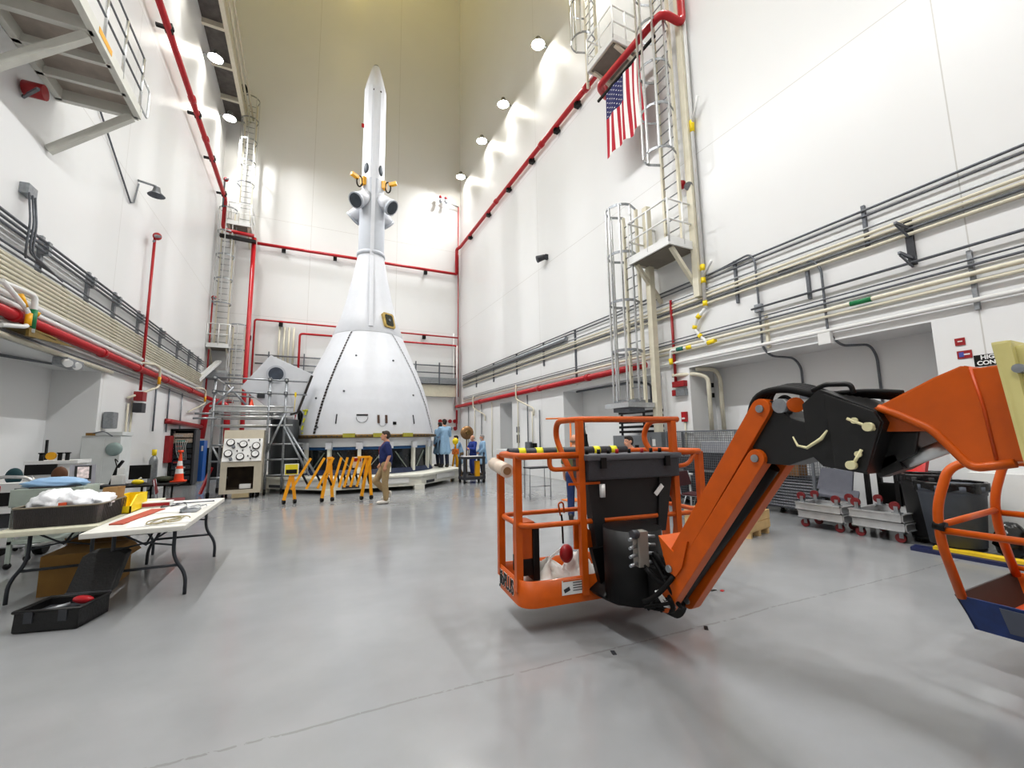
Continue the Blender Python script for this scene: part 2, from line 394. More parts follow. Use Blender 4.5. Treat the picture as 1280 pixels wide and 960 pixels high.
# valve group at the left edge
t = thing('valve_stack', 'white pipe drop with green band and yellow bands at left edge', 'valve', (XL + .3, 9.4, 3.35))
part('pipe', MB().mat(WHITE).tube(fillet([(XL + .12, 8.3, 3.98), (XL + .3, 9.45, 3.98), (XL + .3, 9.45, 3.36)], .12), .042, 10), t)
part('green_band', MB().mat(M('green_band', (20, 120, 70))).cyl((XL + .3, 9.45, 3.42), (XL + .3, 9.45, 3.74), .047, n=12), t)
for (a, b) in (((XL + .32, 9.0, 3.86), (XL + .34, 9.12, 3.7)), ((XL + .36, 9.2, 3.62), (XL + .36, 9.2, 3.42)), ((XL + .2, 9.55, 3.74), (XL + .3, 9.62, 3.7))):
    part('yellow_band', MB().mat(YELLOW).cyl(a, b, .042, n=12), t)
part('elbow_pipe', MB().mat(WHITE).tube(fillet([(XL + .3, 8.6, 3.95), (XL + .34, 9.15, 3.68), (XL + .36, 9.2, 3.6), (XL + .36, 9.2, 3.4), (XL + .3, 8.7, 3.3)], .08), .034, 10), t)
solo('wedge_bracket', MB().prism([(XL + .28, 9.35, 3.28), (XL + .28, 9.35, 3.42), (XL + .24, 11.0, 3.41)], (.04, 0, 0)).bb((XL, 9.3, 3.4), (XL + .32, 10.2, 3.43)), 'olive wedge-shaped steel bracket at left edge over the red main', 'bracket', M('olive_steel', (120, 98, 40), .5))
t = thing('emergency_light', 'boxy emergency light under lip of left recess', 'lamp', (XL + .1, 11.15, 3.06))
part('box', MB().mat(GALV).bb((XL + .02, 10.85, 3.04), (XL + .24, 11.5, 3.2)), t, bevel=.01)
for y in (10.9, 11.25): part('lamp_head', MB().mat(WHITE).cyl((XL + .18, y, 3.12), (XL + .26, y - .06, 3.07), .06, .075), t)
for k, y in enumerate((10.2, 10.75)):
    run('recess_conduit', [(XL - .3, 12.2, 3.2), (XL - .8, y + .1, 3.18), (XL - .82, y, 3.1), (XL - .82, y, 1.25)], .016, DGALV, 'bent steel conduit inside left recess, %s one' % ('nearer', 'farther')[k], 'conduit', 'bent conduits in the left recess', fr=.25)
t = thing('outlet_box', 'grey outlet box on back of left recess', 'electrical box', (XL - .82, 10.2, 1.1)); part('box', MB().mat(DGALV).bb((XL - .85, 10.12, 1.05), (XL - .74, 10.3, 1.3)), t)
# yellow-banded drop and conduits on lower left wall
for i, (y, z0, z1, m) in enumerate(((16.9, 1.9, 3.4, DGALV), (18.3, 1.9, 3.4, DGALV), (20.0, 1.9, 3.4, GALV), (15.0, .6, 2.7, CREAM), (14.7, .6, 2.6, CREAM))):
    run('wall_conduit', [(XL + .05, y, z0), (XL + .05, y, z1)], .025, m, 'vertical conduit on lower left wall, %s in order from the corner' % ('fourth', 'third', 'nearest', 'fifth', 'sixth')[i], 'conduit', 'vertical conduits on lower left wall')
for i, (y0, zz) in enumerate(((15.0, 3.5), (21.4, 3.4))):
    t = thing('gas_drop', ('white and yellow gas drop crossing the red main on left wall', 'cream gas drop by the far end of left wall')[i], 'pipe', (XL + .2, y0, 2.6))
    part('pipe', MB().mat(CREAM).tube(fillet([(XL + .1, y0 - .2, 3.75), (XL + .36, y0 + .4, 3.8), (XL + .36, y0 + .9, 3.75), (XL + .36, y0 + .9, 3.2), (XL + .2, y0 + .2, 2.95), (XL + .06, y0 - .4, 2.75)], .1), .035, 8), t)
    part('yellow_band', MB().mat(YELLOW).cyl((XL + .36, y0 + .9, 3.28), (XL + .36, y0 + .9, 3.5), .042, n=10), t)
t = thing('wall_lamp', 'small grey cone lamp on bent bracket, upper left wall', 'lamp', (XL + .1, 14.0, 8.4))
part('shade', MB().mat(DGALV).lathe([(.02, .26), (.07, .24), (.1, .1), (.2, 0)], (XL + .42, 14.0, 8.28), 14), t)
part('stem', MB().mat(GALV).tube([(XL, 14.0, 8.62), (XL + .4, 14.0, 8.55)], .03, 8), t)
run('wall_cable', [(XL + .04, 10.4, 9.35), (XL + .04, 13.55, 7.75), (XL + .04, 13.75, 7.85), (XL + .04, 13.95, 8.5)], .02, DGALV, 'dark cable slanting down upper left wall to the cone lamp', 'cable')

# ------------------------------------------------------------------ high red sprinkler loop (left, back, right walls)
def red_run(name, label, pts, r, loc, clamps=(), couplings=(), fr=.25, clampdir=(1, 0, 0)):
    t = thing(name, label, 'pipe', loc)
    part('pipe_run', MB().mat(RED).tube(fillet(pts, fr), r, 12), t)
    for c in clamps:
        c = Vector(c); d = Vector(clampdir)
        mb = MB().mat(BLACK).bar(c - d * .3, c + d * .12, .1, .07); mb.bb(c - Vector((.09, .09, .11)), c + Vector((.09, .09, .11))); part('clamp', mb, t)
    for a, b in couplings: part('coupling', MB().mat(RED).cyl(a, b, r * 1.3, n=12), t)
    return t
xp = XL + .34
red_run('sprinkler_loop', 'high red sprinkler pipe slanting along upper left wall to the corner bend', [(xp, -6, 13.45), (xp, 23.5, 13.35), (xp, 23.5, 11.75), (-2.78, 23.5, 11.68)], .09, (xp, 12, 13.4),
        [(xp, 14.0, 13.43), (xp, 17.6, 13.41), (xp, 20.3, 13.4), (xp, 23.1, 13.38)], [((xp, y, 13.4), (xp, y + .2, 13.4)) for y in (16.7, 18.9)], clampdir=(1, 0, 0))
red_run('sprinkler_drop', 'thick red vertical pipe on back wall left of the spacecraft', [(-2.78, 23.6, 11.62), (-2.78, 23.6, 3.0), (-2.78, 23.6, 1.2)], .1, (-2.78, 23.6, 1.2), [(-2.78, 23.95, 6.6)], clampdir=(0, -1, 0))
bw = YB - .28
red_run('sprinkler_line', 'red pipe crossing the back wall behind rocket, upper of the crossings', [(-2.7, bw, 11.62), (8.0, bw, 11.66)], .08, (3, bw, 11.6), [(-1.5, bw + .1, 11.5), (1.0, bw + .1, 11.5), (6.05, bw + .1, 11.5)], clampdir=(0, -1, 0))
solo('pipe_support_beam', MB().bar((xp - .1, 23.45, 11.42), (-2.68, 23.45, 11.36), .2, .14), 'black support beam under the red bend in the left corner', 'beam', BLACK)
red_run('sprinkler_line', 'thin red pipe on back wall, upper of the two behind cone', [(-2.6, bw, 2.8), (-2.6, bw, 7.62), (8.1, bw, 7.62)], .045, (0, bw, 7), [(-1.45, bw + .1, 7.5), (6.0, bw + .1, 7.5)], clampdir=(0, -1, 0), fr=.12)
red_run('sprinkler_line', 'thin red pipe on back wall, lower one bending down beside capsule', [(-.55, bw, 2.6), (-.55, bw, 7.08), (8.0, bw, 7.12), (8.0, bw, 2.4)], .055, (0, bw, 6.9), fr=.15)
red_run('sprinkler_riser', 'thin dark red pipe running up the right back corner', [(8.12, bw + .1, 4.0), (8.12, bw + .1, 16.2)], .03, (8.12, bw, 4.0), fr=.1)
t = thing('sprinkler_cluster', 'cluster of small detector heads high beside the right corner', 'sprinkler', (7.4, bw, 16.3))
part('arm', MB().mat(GALV).tube([(8.1, bw + .1, 16.2), (6.9, bw, 16.35)], .03, 6), t)
for dx in (6.9, 7.25): part('head', MB().mat(DRED).ell((dx, bw - .05, 16.5), .1), t); part('bell', MB().mat(GALV).cyl((dx, bw - .05, 16.4), (dx, bw - .1, 16.15), .06, .1), t)
xr = XR - .2
red_run('sprinkler_loop', 'high red sprinkler pipe slanting along upper right wall to the flag', [(7.98, bw, 11.66), (7.98, bw, 13.3), (xr, 23.9, 13.32), (xr, 9.75, 13.35), (xr, 9.55, 12.1), (7.5, 9.2, 12.0), (7.5, 6.66, 11.95), (xr + .02, 6.6, 11.85), (xr + .02, 6.58, 34)], .095, (xr, 15, 13.3),
        [(xr + .05, y, 13.22) for y in (22.2, 19.4, 16.9, 14.6, 12.6, 11.2)], [((xr, y, 13.34), (xr, y + .18, 13.34)) for y in (18.2, 13.6, 10.5)], clampdir=(-1, 0, 0), fr=.2)
red_run('sprinkler_main', 'red sprinkler main on lower right wall above the recesses', [(7.98, bw + .05, 3.4), (xr - .02, 23.8, 3.42), (xr - .02, 8.5, 3.42)], .09, (xr, 15, 3.4), couplings=[((xr - .02, y, 3.42), (xr - .02, y + .16, 3.42)) for y in (20.5, 14.2, 11)])

# back wall conduits and ledge
for i, z in enumerate((5.85, 5.42)):
    run('back_conduit', [(-2.5, bw + .15, z), (8.1, bw + .15, z)], .04, GALV, ('thin grey rail along back wall, upper of two', 'thin grey rail along back wall just above cable tray')[i], 'conduit')
solo('cable_tray', MB().mat(GALV).bb((-2.2, YB - .35, 4.75), (8.0, YB, 5.1)).mat(CREAM).bb((-2.2, YB - .2, 4.0), (8.0, YB, 4.68)), 'long grey cable tray across the back wall behind capsule', 'cable tray')
for i, x in enumerate((-1.9, -.3, 5.5, 6.9)):
    solo('tray_hanger', MB().bb((x - .03, YB - .4, 4.7), (x + .03, YB - .3, 6.0)), 'slim grey hanger on back wall cable tray, %s from the left corner' % ORD[i], 'bracket', DGALV, 'tray hangers on the back wall')
for i in range(4):
    x = -1.5 + .22 * i
    run('wall_pipe', [(x, YB - .08, 5.0), (x, YB - .08, 7.4)], .045, CREAM, 'short cream upright pipe on back wall left of capsule, %s from the corner' % ORD[i], 'pipe', 'cream upright pipes on the back wall')
for i, x in enumerate((7.85, 8.0)):
    run('corner_pipe', [(x, YB - .12 - .2 * i, 3.2), (x, YB - .12 - .2 * i, 7.9 - .8 * i)], .05, WHITE, ('white upright pipe in right back corner, taller one', 'white upright pipe in right back corner, shorter one')[i], 'pipe')
t = thing('alarm_bank', 'row of dark red bells and white horns low on back wall', 'alarm', (7.5, YB - .1, 1.9))
for k in range(4):
    part('bell', MB().mat(DRED).cyl((7.05 + .3 * k, YB, 2.55), (7.05 + .3 * k, YB - .12, 2.55), .11), t)
    part('horn', MB().mat(GALV if k < 3 else DRED).cyl((7.05 + .3 * k, YB, 2.15), (7.05 + .3 * k, YB - .18, 2.1), .08, .12), t)
part('pipe', MB().mat(DRED).cyl((8.05, YB - .1, 2.1), (8.05, YB - .1, 4.2), .04), t)

# ------------------------------------------------------------------ right wall: conduits
xw = XR - .07
for i, (z, r, m) in enumerate(((5.22, .022, DGALV), (5.12, .018, DGALV), (4.9, .02, GALV), (4.8, .028, CREAM), (4.72, .028, CREAM), (4.64, .022, DGALV), (4.56, .03, CREAM))):
    run('upper_conduit', [(xw, -7, z), (xw, 23.8, z)], r, m, 'long wall pipe on right wall upper bank, %s from its top' % ORD[i], 'conduit', 'upper conduits on the right wall')
run('tray_tube', [(xw, 12.5, 5.02), (xw, 23.6, 5.02)], .09, GALV, 'grey cable duct on far end of right wall upper bank', 'cable duct')
for i, (z, r, m, y1) in enumerate(((4.1, .022, DGALV, 5.5), (3.9, .014, DGALV, 23.6), (3.82, .02, DGALV, 23.6), (3.7, .034, CREAM, 23.6), (3.58, .026, CREAM, 8.6))):
    run('lower_conduit', [(xw - .03, -7, z), (xw - .03, y1, z)], r, m, 'long wall pipe on right wall lower bank, %s from its top' % ORD[i], 'conduit', 'lower conduits on the right wall')
run('recess_lip_pipe', [(XR - .08, -7, 3.33), (XR - .08, 23.6, 3.33)], .035, WHITE, 'white boxed pipe along lip of the right recesses', 'pipe')
for i, (y, z0, z1, m) in enumerate(((3.44, 4.6, 5.32, DGALV), (4.4, 4.0, 4.58, DGALV), (5.83, 4.35, 5.3, DGALV), (2.3, 3.2, 4.05, GALV), (5.25, 3.25, 3.95, CREAM), (12.0, 3.3, 5.25, DGALV), (14.2, 4.3, 5.25, DGALV), (16.6, 4.3, 5.25, DGALV), (19.2, 4.3, 5.25, DGALV), (21.6, 4.3, 5.25, DGALV))):
    mb = MB().mat(m).bb((XR - .06, y - .025, z0), (XR, y + .025, z1))
    solo('strut_channel', mb, 'short upright strut channel on right wall, %s' % ('between pipe banks left of the hinged bracket', 'beside the bent conduit', 'beside the yellow-banded pipe', 'on the far right panel joint', 'at the lower bank over the recess', 'nearest the caged ladder on its far side', 'second beyond the caged ladder', 'third beyond the caged ladder', 'fourth beyond the caged ladder', 'closest to the back corner')[i], 'bracket', None, 'strut channels on the right wall')
t = thing('wall_bracket', 'black upright with two folding arms on right wall', 'bracket', (XR, 2.9, 4.1))
part('upright', MB().mat(DGREY).bb((XR - .06, 2.86, 4.08), (XR, 2.95, 4.82)), t)
for z in (4.66, 4.18):
    part('arm', MB().mat(DGALV).bar((XR - .06, 2.9, z), (XR - .32, 2.95, z + .06), .04, .04), t); part('stay', MB().mat(DGALV).bar((XR - .06, 2.9, z - .14), (XR - .3, 2.95, z + .03), .025, .025), t)
def conduit_drop(pts, label, boxes, r=.022, m=DGALV, fr=.12):
    t = thing('conduit_drop', label, 'conduit', pts[-1]); part('conduit', MB().mat(m).tube(fillet(pts, fr), r, 8), t)
    for c, d, mm_ in boxes: part('box', MB().mat(mm_).box(c, d), t, bevel=.008)
conduit_drop([(xw, 4.9, 4.7), (xw, 4.3, 4.72), (xw, 4.15, 4.5), (xw, 4.15, 3.3), (XR + .1, 4.05, 3.06), (XR + .7, 3.9, 3.1), (XR + RD - .04, 3.86, 2.9), (XR + RD - .04, 3.86, 1.4)], 'steel conduit arching off upper bank and dropping into the right recess', [((XR - .06, 4.2, 3.2), (.12, .2, .2), WHITE)])
conduit_drop([(xw, 6.5, 5.2), (xw, 5.45, 5.3), (xw, 5.35, 5.1), (xw, 5.35, 3.25), (XR + .1, 5.3, 3.1), (XR + .75, 5.25, 3.1), (XR + RD - .05, 5.15, 2.9), (XR + RD - .05, 5.15, 2.4)], 'steel conduit with square box dropping from upper bank over the big recess', [((XR - .05, 5.37, 4.1), (.1, .14, .16), GALV), ((XR + RD - .06, 5.12, 2.35), (.12, .16, .22), DGALV)])
conduit_drop([(XR + .3, 12.5, 3.12), (XR + .4, 9.6, 3.12), (XR + RD - .05, 9.4, 3.05), (XR + RD - .05, 9.4, 2.6)], 'grey conduit bending down inside recess behind the caged ladder', [((XR + RD - .06, 9.4, 2.5), (.12, .14, .2), DGALV)], r=.035)
run('recess_pipe', [(XR - .1, 7.7, 3.02), (XR + .1, 7.15, 3.0), (XR + .25, 6.95, 2.9), (XR + .25, 6.95, 1.6)], .05, CREAM, 'cream pipe bending down the recess side, left of two', 'pipe', fr=.15)
run('recess_pipe', [(XR + .1, 7.15, 3.12), (XR + .5, 6.95, 3.1), (XR + .6, 6.9, 2.9), (XR + .6, 6.9, 1.6)], .05, CREAM, 'cream pipe bending down the recess side, right of two', 'pipe', fr=.15)
t = thing('switch_pair', 'two small black switches on the recess side wall', 'switch', (XR + .7, 7.25, 2.5))
for z in (2.75, 2.5): part('switch', MB().mat(BLACK).bb((XR + .62, 7.2, z - .05), (XR + .74, 7.27, z + .06)), t)
# pillar devices
t = thing('alarm_box', 'two red and grey call boxes under red pipe on white pillar', 'alarm', (XR - .1, 7.6, 2.5))
part('pipe', MB().mat(DRED).cyl((XR - .08, 7.63, 2.85), (XR - .08, 7.63, 4.95), .035), t)
part('upper_box', MB().mat(DRED).bb((XR - .12, 7.35, 2.72), (XR, 7.72, 2.86)), t); part('lower_box', MB().mat(GALV).bb((XR - .12, 7.35, 2.5), (XR, 7.72, 2.66)).mat(DRED).bb((XR - .13, 7.62, 2.51), (XR, 7.73, 2.65)), t)
t = thing('pull_station', 'small red alarm pull station with white bar on white pillar', 'alarm', (XR - .03, 7.48, 1.82))
part('body', MB().mat(RED).bb((XR - .07, 7.4, 1.86), (XR, 7.54, 2.1)), t); part('handle', MB().mat(WHITE).bb((XR - .085, 7.43, 1.92), (XR - .07, 7.51, 1.96)), t); part('conduit', MB().mat(CREAM).cyl((XR - .03, 7.47, 1.0), (XR - .03, 7.47, 1.86), .02), t)
t = thing('banded_pipe', 'white upright pipe with yellow bands and a kinked lower end on right wall', 'pipe', (XR - .12, 6.6, 3.6))
part('upright', MB().mat(WHITE).cyl((XR - .1, 6.6, 4.45), (XR - .1, 6.62, 20), .045, n=10), t)
part('kinked_end', MB().mat(WHITE).tube(fillet([(XR - .1, 6.6, 4.46), (XR - .1, 6.88, 4.24), (XR - .1, 6.95, 4.02), (XR - .1, 6.72, 3.75), (XR - .1, 6.6, 3.62), (XR - .1, 7.7, 3.66), (XR - .1, 7.75, 3.2)], .06), .04, 10), t)
part('hose_tap', MB().mat(WHITE).tube([(XR - .1, 6.6, 5.2), (XR - .15, 6.42, 5.36), (XR - .2, 6.26, 5.46)], .035, 8), t)
part('hose_tap', MB().mat(WHITE).tube([(XR - .1, 6.6, 9.1), (XR - .15, 6.42, 9.4), (XR - .2, 6.3, 9.6)], .035, 8), t)
for a, b in (((6.6, 5.35), (6.6, 5.5)), ((6.6, 5.05), (6.6, 5.18)), ((6.6, 4.5), (6.6, 4.62)), ((6.76, 4.34), (6.84, 4.28)), ((6.92, 4.12), (6.95, 4.04)), ((6.82, 3.86), (6.76, 3.8)), ((6.6, 8.9), (6.6, 9.2)), ((6.4, 3.64), (6.6, 3.62)), ((7.05, 3.63), (7.2, 3.63)), ((7.7, 3.3), (7.73, 3.45))):
    part('yellow_band', MB().mat(BYEL).cyl((XR - .1, a[0], a[1]), (XR - .1, b[0], b[1]), .056, n=10), t)
part('green_band', MB().mat(M('teal_band', (20, 110, 96))).cyl((XR - .1, 7.3, 3.64), (XR - .1, 7.5, 3.65), .056, n=10), t)
solo('pipe_marker', MB().mat(M('green_band', (20, 120, 70))).cyl((xw - .03, 3.75, 3.7), (xw - .03, 3.45, 3.7), .042, n=10), 'green marker sleeve on lower right wall pipe', 'marker')
t = thing('spill_lamp', 'small red detector on bracket high on right wall by the ladder', 'detector', (XR - .1, 6.95, 7.6))
part('head', MB().mat(RED).ell((XR - .15, 6.98, 7.72), .11), t); part('horn', MB().mat(GALV).cyl((XR - .1, 6.85, 7.65), (XR - .25, 6.7, 7.5), .05, .1), t)
t = thing('spot_camera', 'small black camera on bracket, far upper right wall', 'camera', (XR - .1, 13.75, 8.5))
part('body', MB().mat(DGREY).cyl((XR - .1, 13.8, 8.62), (XR - .4, 13.9, 8.5), .1, .14), t); part('stem', MB().mat(DGREY).bb((XR - .12, 13.7, 8.5), (XR, 13.8, 8.7)), t)
# small signs
t = thing('fire_sign', 'small square red fire sign on right wall, upper one', 'sign', (XR, 2.53, 2.74)); part('plate', MB().mat(DRED).bb((XR - .012, 2.48, 2.745), (XR, 2.585, 2.85)), t)
part('pictogram', MB().mat(WHITE).bb((XR - .016, 2.505, 2.795), (XR - .012, 2.555, 2.81)), t)
t = thing('fire_sign', 'red fire sign with blue and white pictogram, lower of pair', 'sign', (XR, 2.5, 2.55)); part('plate', MB().mat(DRED).bb((XR - .012, 2.43, 2.555), (XR, 2.58, 2.665)), t)
part('pictogram', MB().mat(M('sign_blue', (70, 80, 160))).bb((XR - .016, 2.51, 2.575), (XR - .012, 2.56, 2.645)).mat(WHITE).bb((XR - .016, 2.45, 2.6), (XR - .012, 2.51, 2.62)), t)
t = thing('warning_sign', 'black sign with white capital letters beside the red fire signs', 'sign', (XR, 2.2, 2.42)); part('plate', MB().mat(BLACK).bb((XR - .012, 2.0, 2.42), (XR, 2.42, 2.575)), t)
mb = MB().mat(WHITE); text_mb(mb, 'HIGH', .078, (XR - .013, 2.355, 2.512), (0, -1, 0), (0, 0, 1), .002, .003); text_mb(mb, 'COND', .078, (XR - .013, 2.395, 2.437), (0, -1, 0), (0, 0, 1), .002, .003); part('lettering', mb, t)
# lower right wall, far part
for i, (y, z0, z1) in enumerate(((20.8, .4, 3.3), (21.8, .4, 3.3), (22.8, .5, 3.3), (19.4, .6, 3.3), (15.6, 1.0, 3.3), (15.2, 1.0, 2.6), (14.6, 1.0, 2.6), (16.5, 1.0, 3.3))):
    run('wall_conduit', [(XR - .06, y, z0), (XR - .06, y, z1)], .025, (DGALV, CREAM)[i % 2], 'slim upright conduit on far right wall, %s' % ('fifth from the back corner', 'third from the back corner', 'nearest the back corner', 'left of the narrow recess', 'rising from the grey wall box', 'left of the two ending at a cream bend', 'right of the two ending at a cream bend', 'just right of the narrow recess')[i], 'conduit', 'upright conduits on the far right wall')
for i, y in enumerate((15.4, 20.6)):
    t = thing('gas_drop', ('cream gas pipe bending off the red main, right of the narrow recess', 'cream gas pipe bending off the red main near back corner')[i], 'pipe', (XR - .1, y, 2.6))
    part('pipe', MB().mat(CREAM).tube(fillet([(XR - .1, y + 1.1, 3.7), (XR - .34, y + .7, 3.75), (XR - .34, y + .7, 3.15), (XR - .2, y + .1, 2.9), (XR - .1, y - .4, 2.7), (XR - .1, y - .4, 2.4)], .12), .035, 8), t)
t = thing('wall_box', 'grey round-topped switch box on far right wall', 'electrical box', (XR - .1, 15.4, .9)); part('body', MB().mat(DGALV).bb((XR - .14, 15.3, .9), (XR, 15.75, 1.35)), t, bevel=.04); part('switch', MB().mat(BLACK).bb((XR - .2, 14.95, .88), (XR, 15.1, 1.3)), t)
t = thing('wall_panel', 'two small dark signs stacked on right wall beyond the lift basket', 'sign', (XR, 17.9, 1.1)); part('upper', MB().mat(DGALV).bb((XR - .03, 16.5, 1.75), (XR, 16.75, 2.0)), t); part('lower', MB().mat(BLACK).bb((XR - .03, 16.5, 1.3), (XR, 16.72, 1.65)), t)

# ------------------------------------------------------------------ caged ladders
def caged_ladder(label, x, y, z0, z1, rz, cage0, width=.5, hoop_r=.38, post=False, base=False, pz=None):
    """a fixed ladder standing off the wall; local +Y is toward the climber's cage"""
    t = thing('caged_ladder', label, 'ladder', (x, y, z0), rz)
    h = z1 - z0
    for s in (-1, 1): part('rail', MB().mat(CREAM).bb((s * width / 2 - .03, -.04, 0), (s * width / 2 + .03, .04, h)), t, world=False)
    n = int(h / .3); r0 = None
    for k in range(min(n, 95)):
        if r0 is None: r0 = part('rung', MB().mat(GALV).cyl((-width / 2, 0, .2), (width / 2, 0, .2), .016, n=6), t, world=False)
        else:
            c = r0.copy(); C.objects.link(c); c.parent = t; c.location = (0, 0, .3 * k)
    hp = None; nh = max(2, int((h - cage0) / 1.15)); dz = (h - cage0) / nh
    for k in range(nh + 1):
        if hp is None:
            pts = [(-width / 2, 0, cage0)] + [(hoop_r * 1.0 * sin(a), .42 - hoop_r * cos(a), cage0) for a in [radians(v) for v in range(-140, 141, 20)]] + [(width / 2, 0, cage0)]
            pts = [(-width / 2, 0, cage0)] + [(-hoop_r * cos(a), .32 + hoop_r * sin(a), cage0) for a in [pi * v / 10 for v in range(11)]] + [(width / 2, 0, cage0)]
            mb = MB().mat(GALV)
            for a, b in zip(pts[:-1], pts[1:]): mb.bar(a, b, .012, .07)
            hp = part('cage_hoop', mb, t, world=False)
        else:
            c = hp.copy(); C.objects.link(c); c.parent = t; c.location = (0, 0, dz * k)
    for a in (0, .25, .5, .75, 1.0):
        px, py = -hoop_r * cos(pi * a), .32 + hoop_r * sin(pi * a)
        part('cage_bar', MB().mat(ALU).bb((px - .02, py - .02, cage0), (px + .02, py + .02, h)), t, world=False)
    if post: part('back_post', MB().mat(CREAM).bb((-width / 2 - .26, -.28, -z0 if pz is None else pz - z0), (-width / 2 - .1, -.12, h)), t, world=False)
    if base:
        mb = MB().mat(ALU).bb((-.45, -.1, -.06), (.45, .75, .06)); part('base_plate', mb, t, world=False)
        part('base_fitting', MB().mat(DGALV).bb((-.3, .1, -.16), (.3, .6, -.06)), t, world=False)
    return t
caged_ladder('lower caged ladder on right wall, ending above the orange basket', XR - .55, 8.45, 2.3, 7.6, radians(90), .1, post=True, base=True)
caged_ladder('upper caged ladder on right wall beside the hanging flag', XR - .34, 7.15, 6.05, 22.5, radians(90), 2.4, post=True, pz=4.75)
def rest_platform(label, x0, x1, y0, y1, z, wall, rails=True, br=1.0):
    t = thing('ladder_platform', label, 'platform', ((x0 + x1) / 2, (y0 + y1) / 2, z))
    part('deck', MB().mat(CREAM).bb((x0, y0, z - .05), (x1, y1, z)), t); part('grating', MB().mat(M('platform_grating', (128, 122, 112), .6, .2)).bb((x0 + .08, y0 + .08, z - .07), (x1 - .08, y1 - .08, z - .051)), t)
    for a, b in (((x0, y0), (x1, y0)), ((x0, y1), (x1, y1)), ((x0, y0), (x0, y1)), ((x1, y0), (x1, y1))):
        part('toe_board', MB().mat(WHITE).bar((*a, z + .02), (*b, z + .02), .04, .2), t)
    if rails:
        for zz in (.55, 1.05):
            pts = {'x+': [(x1, y0), (x0, y0), (x0, y1), (x1, y1)], 'x-': [(x0, y0), (x1, y0), (x1, y1), (x0, y1)], 'y+': [(x0, y1), (x0, y0), (x1, y0), (x1, y1)]}[wall]
            part('hand_rail', MB().mat(WHITE).tube([(*p, z + zz) for p in pts], .025, 8), t)
        for p in ((x0, y0), (x1, y0), (x0, y1), (x1, y1), ((x0 + x1) / 2, y0), (x0, (y0 + y1) / 2)):
            part('rail_post', MB().mat(WHITE).cyl((*p, z), (*p, z + 1.05), .025, n=8), t)
    if wall == 'x+':
        for y in (y0 + .1, y1 - .1): part('brace', MB().mat(CREAM).bar((x0 + .15, y, z - .08), (XR, y, z - br), .09, .09), t)
    elif wall == 'y+':
        for x in (x0 + .1, x1 - .1): part('brace', MB().mat(CREAM).bar((x, y0 + .1, z - .08), (x, YB, z - .8), .08, .08), t)
    return t
rest_platform('white railed rest platform between the two right wall ladders', XR - .95, XR, 6.75, 8.1, 6.0, 'x+')
rest_platform('white railed platform above the flag at top of right wall', XR - .95, XR, 8.3, 9.5, 12.75, 'x+', br=.35)
caged_ladder('caged ladder by right wall rising above the platform over the flag', XR - .5, 9.85, 12.8, 23, radians(90), 1.3)
caged_ladder('topmost caged ladder in left back corner, ending at the walkway', -3.3, YB - .42, 12.2, 19.1, radians(180), 2.2)
rest_platform('upper small white platform in left corner behind the red bend', -3.95, -2.95, YB - 1.05, YB, 12.15, 'y+')
caged_ladder('middle caged ladder in left back corner below the red bend', -3.95, YB - .42, 6.1, 12.9, radians(180), 2.0)
rest_platform('lower small white platform in left corner over the cable duct', -4.38, -3.5, YB - 1.05, YB, 6.0, 'y+')
caged_ladder('lowest caged ladder in left back corner, behind the scaffold', -3.2, YB - .42, .3, 7.1, radians(180), 1.9)
solo('corner_duct', MB().bb((-4.4, YB - 1.1, 4.45), (-3.45, YB - .3, 4.85)), 'grey rounded cable duct in left corner under the lower ladder platform', 'cable duct', GALV, bevel=.12)
solo('corner_brace', MB().bar((-4.4, 22.3, 4.2), (-3.9, 23.7, 5.3), .22, .12), 'white diagonal beam in left corner at the end of conduit bank', 'beam', WHITE)
t = thing('riser_elbow', 'big red pipe elbow standing in the left back corner', 'pipe', (-4.0, 23.6, 1.2))
part('pipe', MB().mat(RED).tube(fillet([(-4.3, 23.4, 1.7), (-4.15, 23.3, 3.25), (-3.4, 23.4, 3.35), (-3.3, 23.4, .3)], .4), .13, 14), t)
run('low_red_pipe', [(-4.42, 18.25, 2.27), (-4.3, 18.3, 2.27), (-4.3, 23.6, 2.22)], .09, DRED, 'low dark red pipe on left wall behind the equipment rack', 'pipe', fr=.2)
solo('corner_lamp', MB().mat(BLACK).lathe([(.02, .3), (.1, .26), (.2, 0), (.02, .02)], (-3.55, YB - 1.5, 19.0), 12), 'black lamp hanging beside the top of left corner ladder', 'lamp')

# ------------------------------------------------------------------ crane walkway above the left wall
t = thing('crane_walkway', 'steel walkway with grey grated underside high along left wall', 'walkway', (-4.0, 10, 18.2))
UNDER = M('walkway_underside', (96, 92, 88), .6, .2, var=.3, scale=3)
part('deck', MB().mat(UNDER).bb((XL, -6, 18.2), (-3.62, YB - .1, 18.26)), t)
part('edge_beam', MB().mat(CREAM).bb((-3.66, -6, 17.95), (-3.5, YB - .1, 18.5)), t)
part('pipe_rail', MB().mat(CREAM).tube([(-3.38, -6, 18.3), (-3.38, YB - .1, 18.3)], .05, 8), t)
part('pipe_rail', MB().mat(CREAM).tube([(-3.24, -6, 18.45), (-3.24, YB - .1, 18.45)], .04, 8), t)
for k in range(14):
    y = -4 + 2.05 * k; part('cross_beam', MB().mat(CREAM).bb((XL, y - .07, 17.98), (-3.66, y + .07, 18.2)), t)

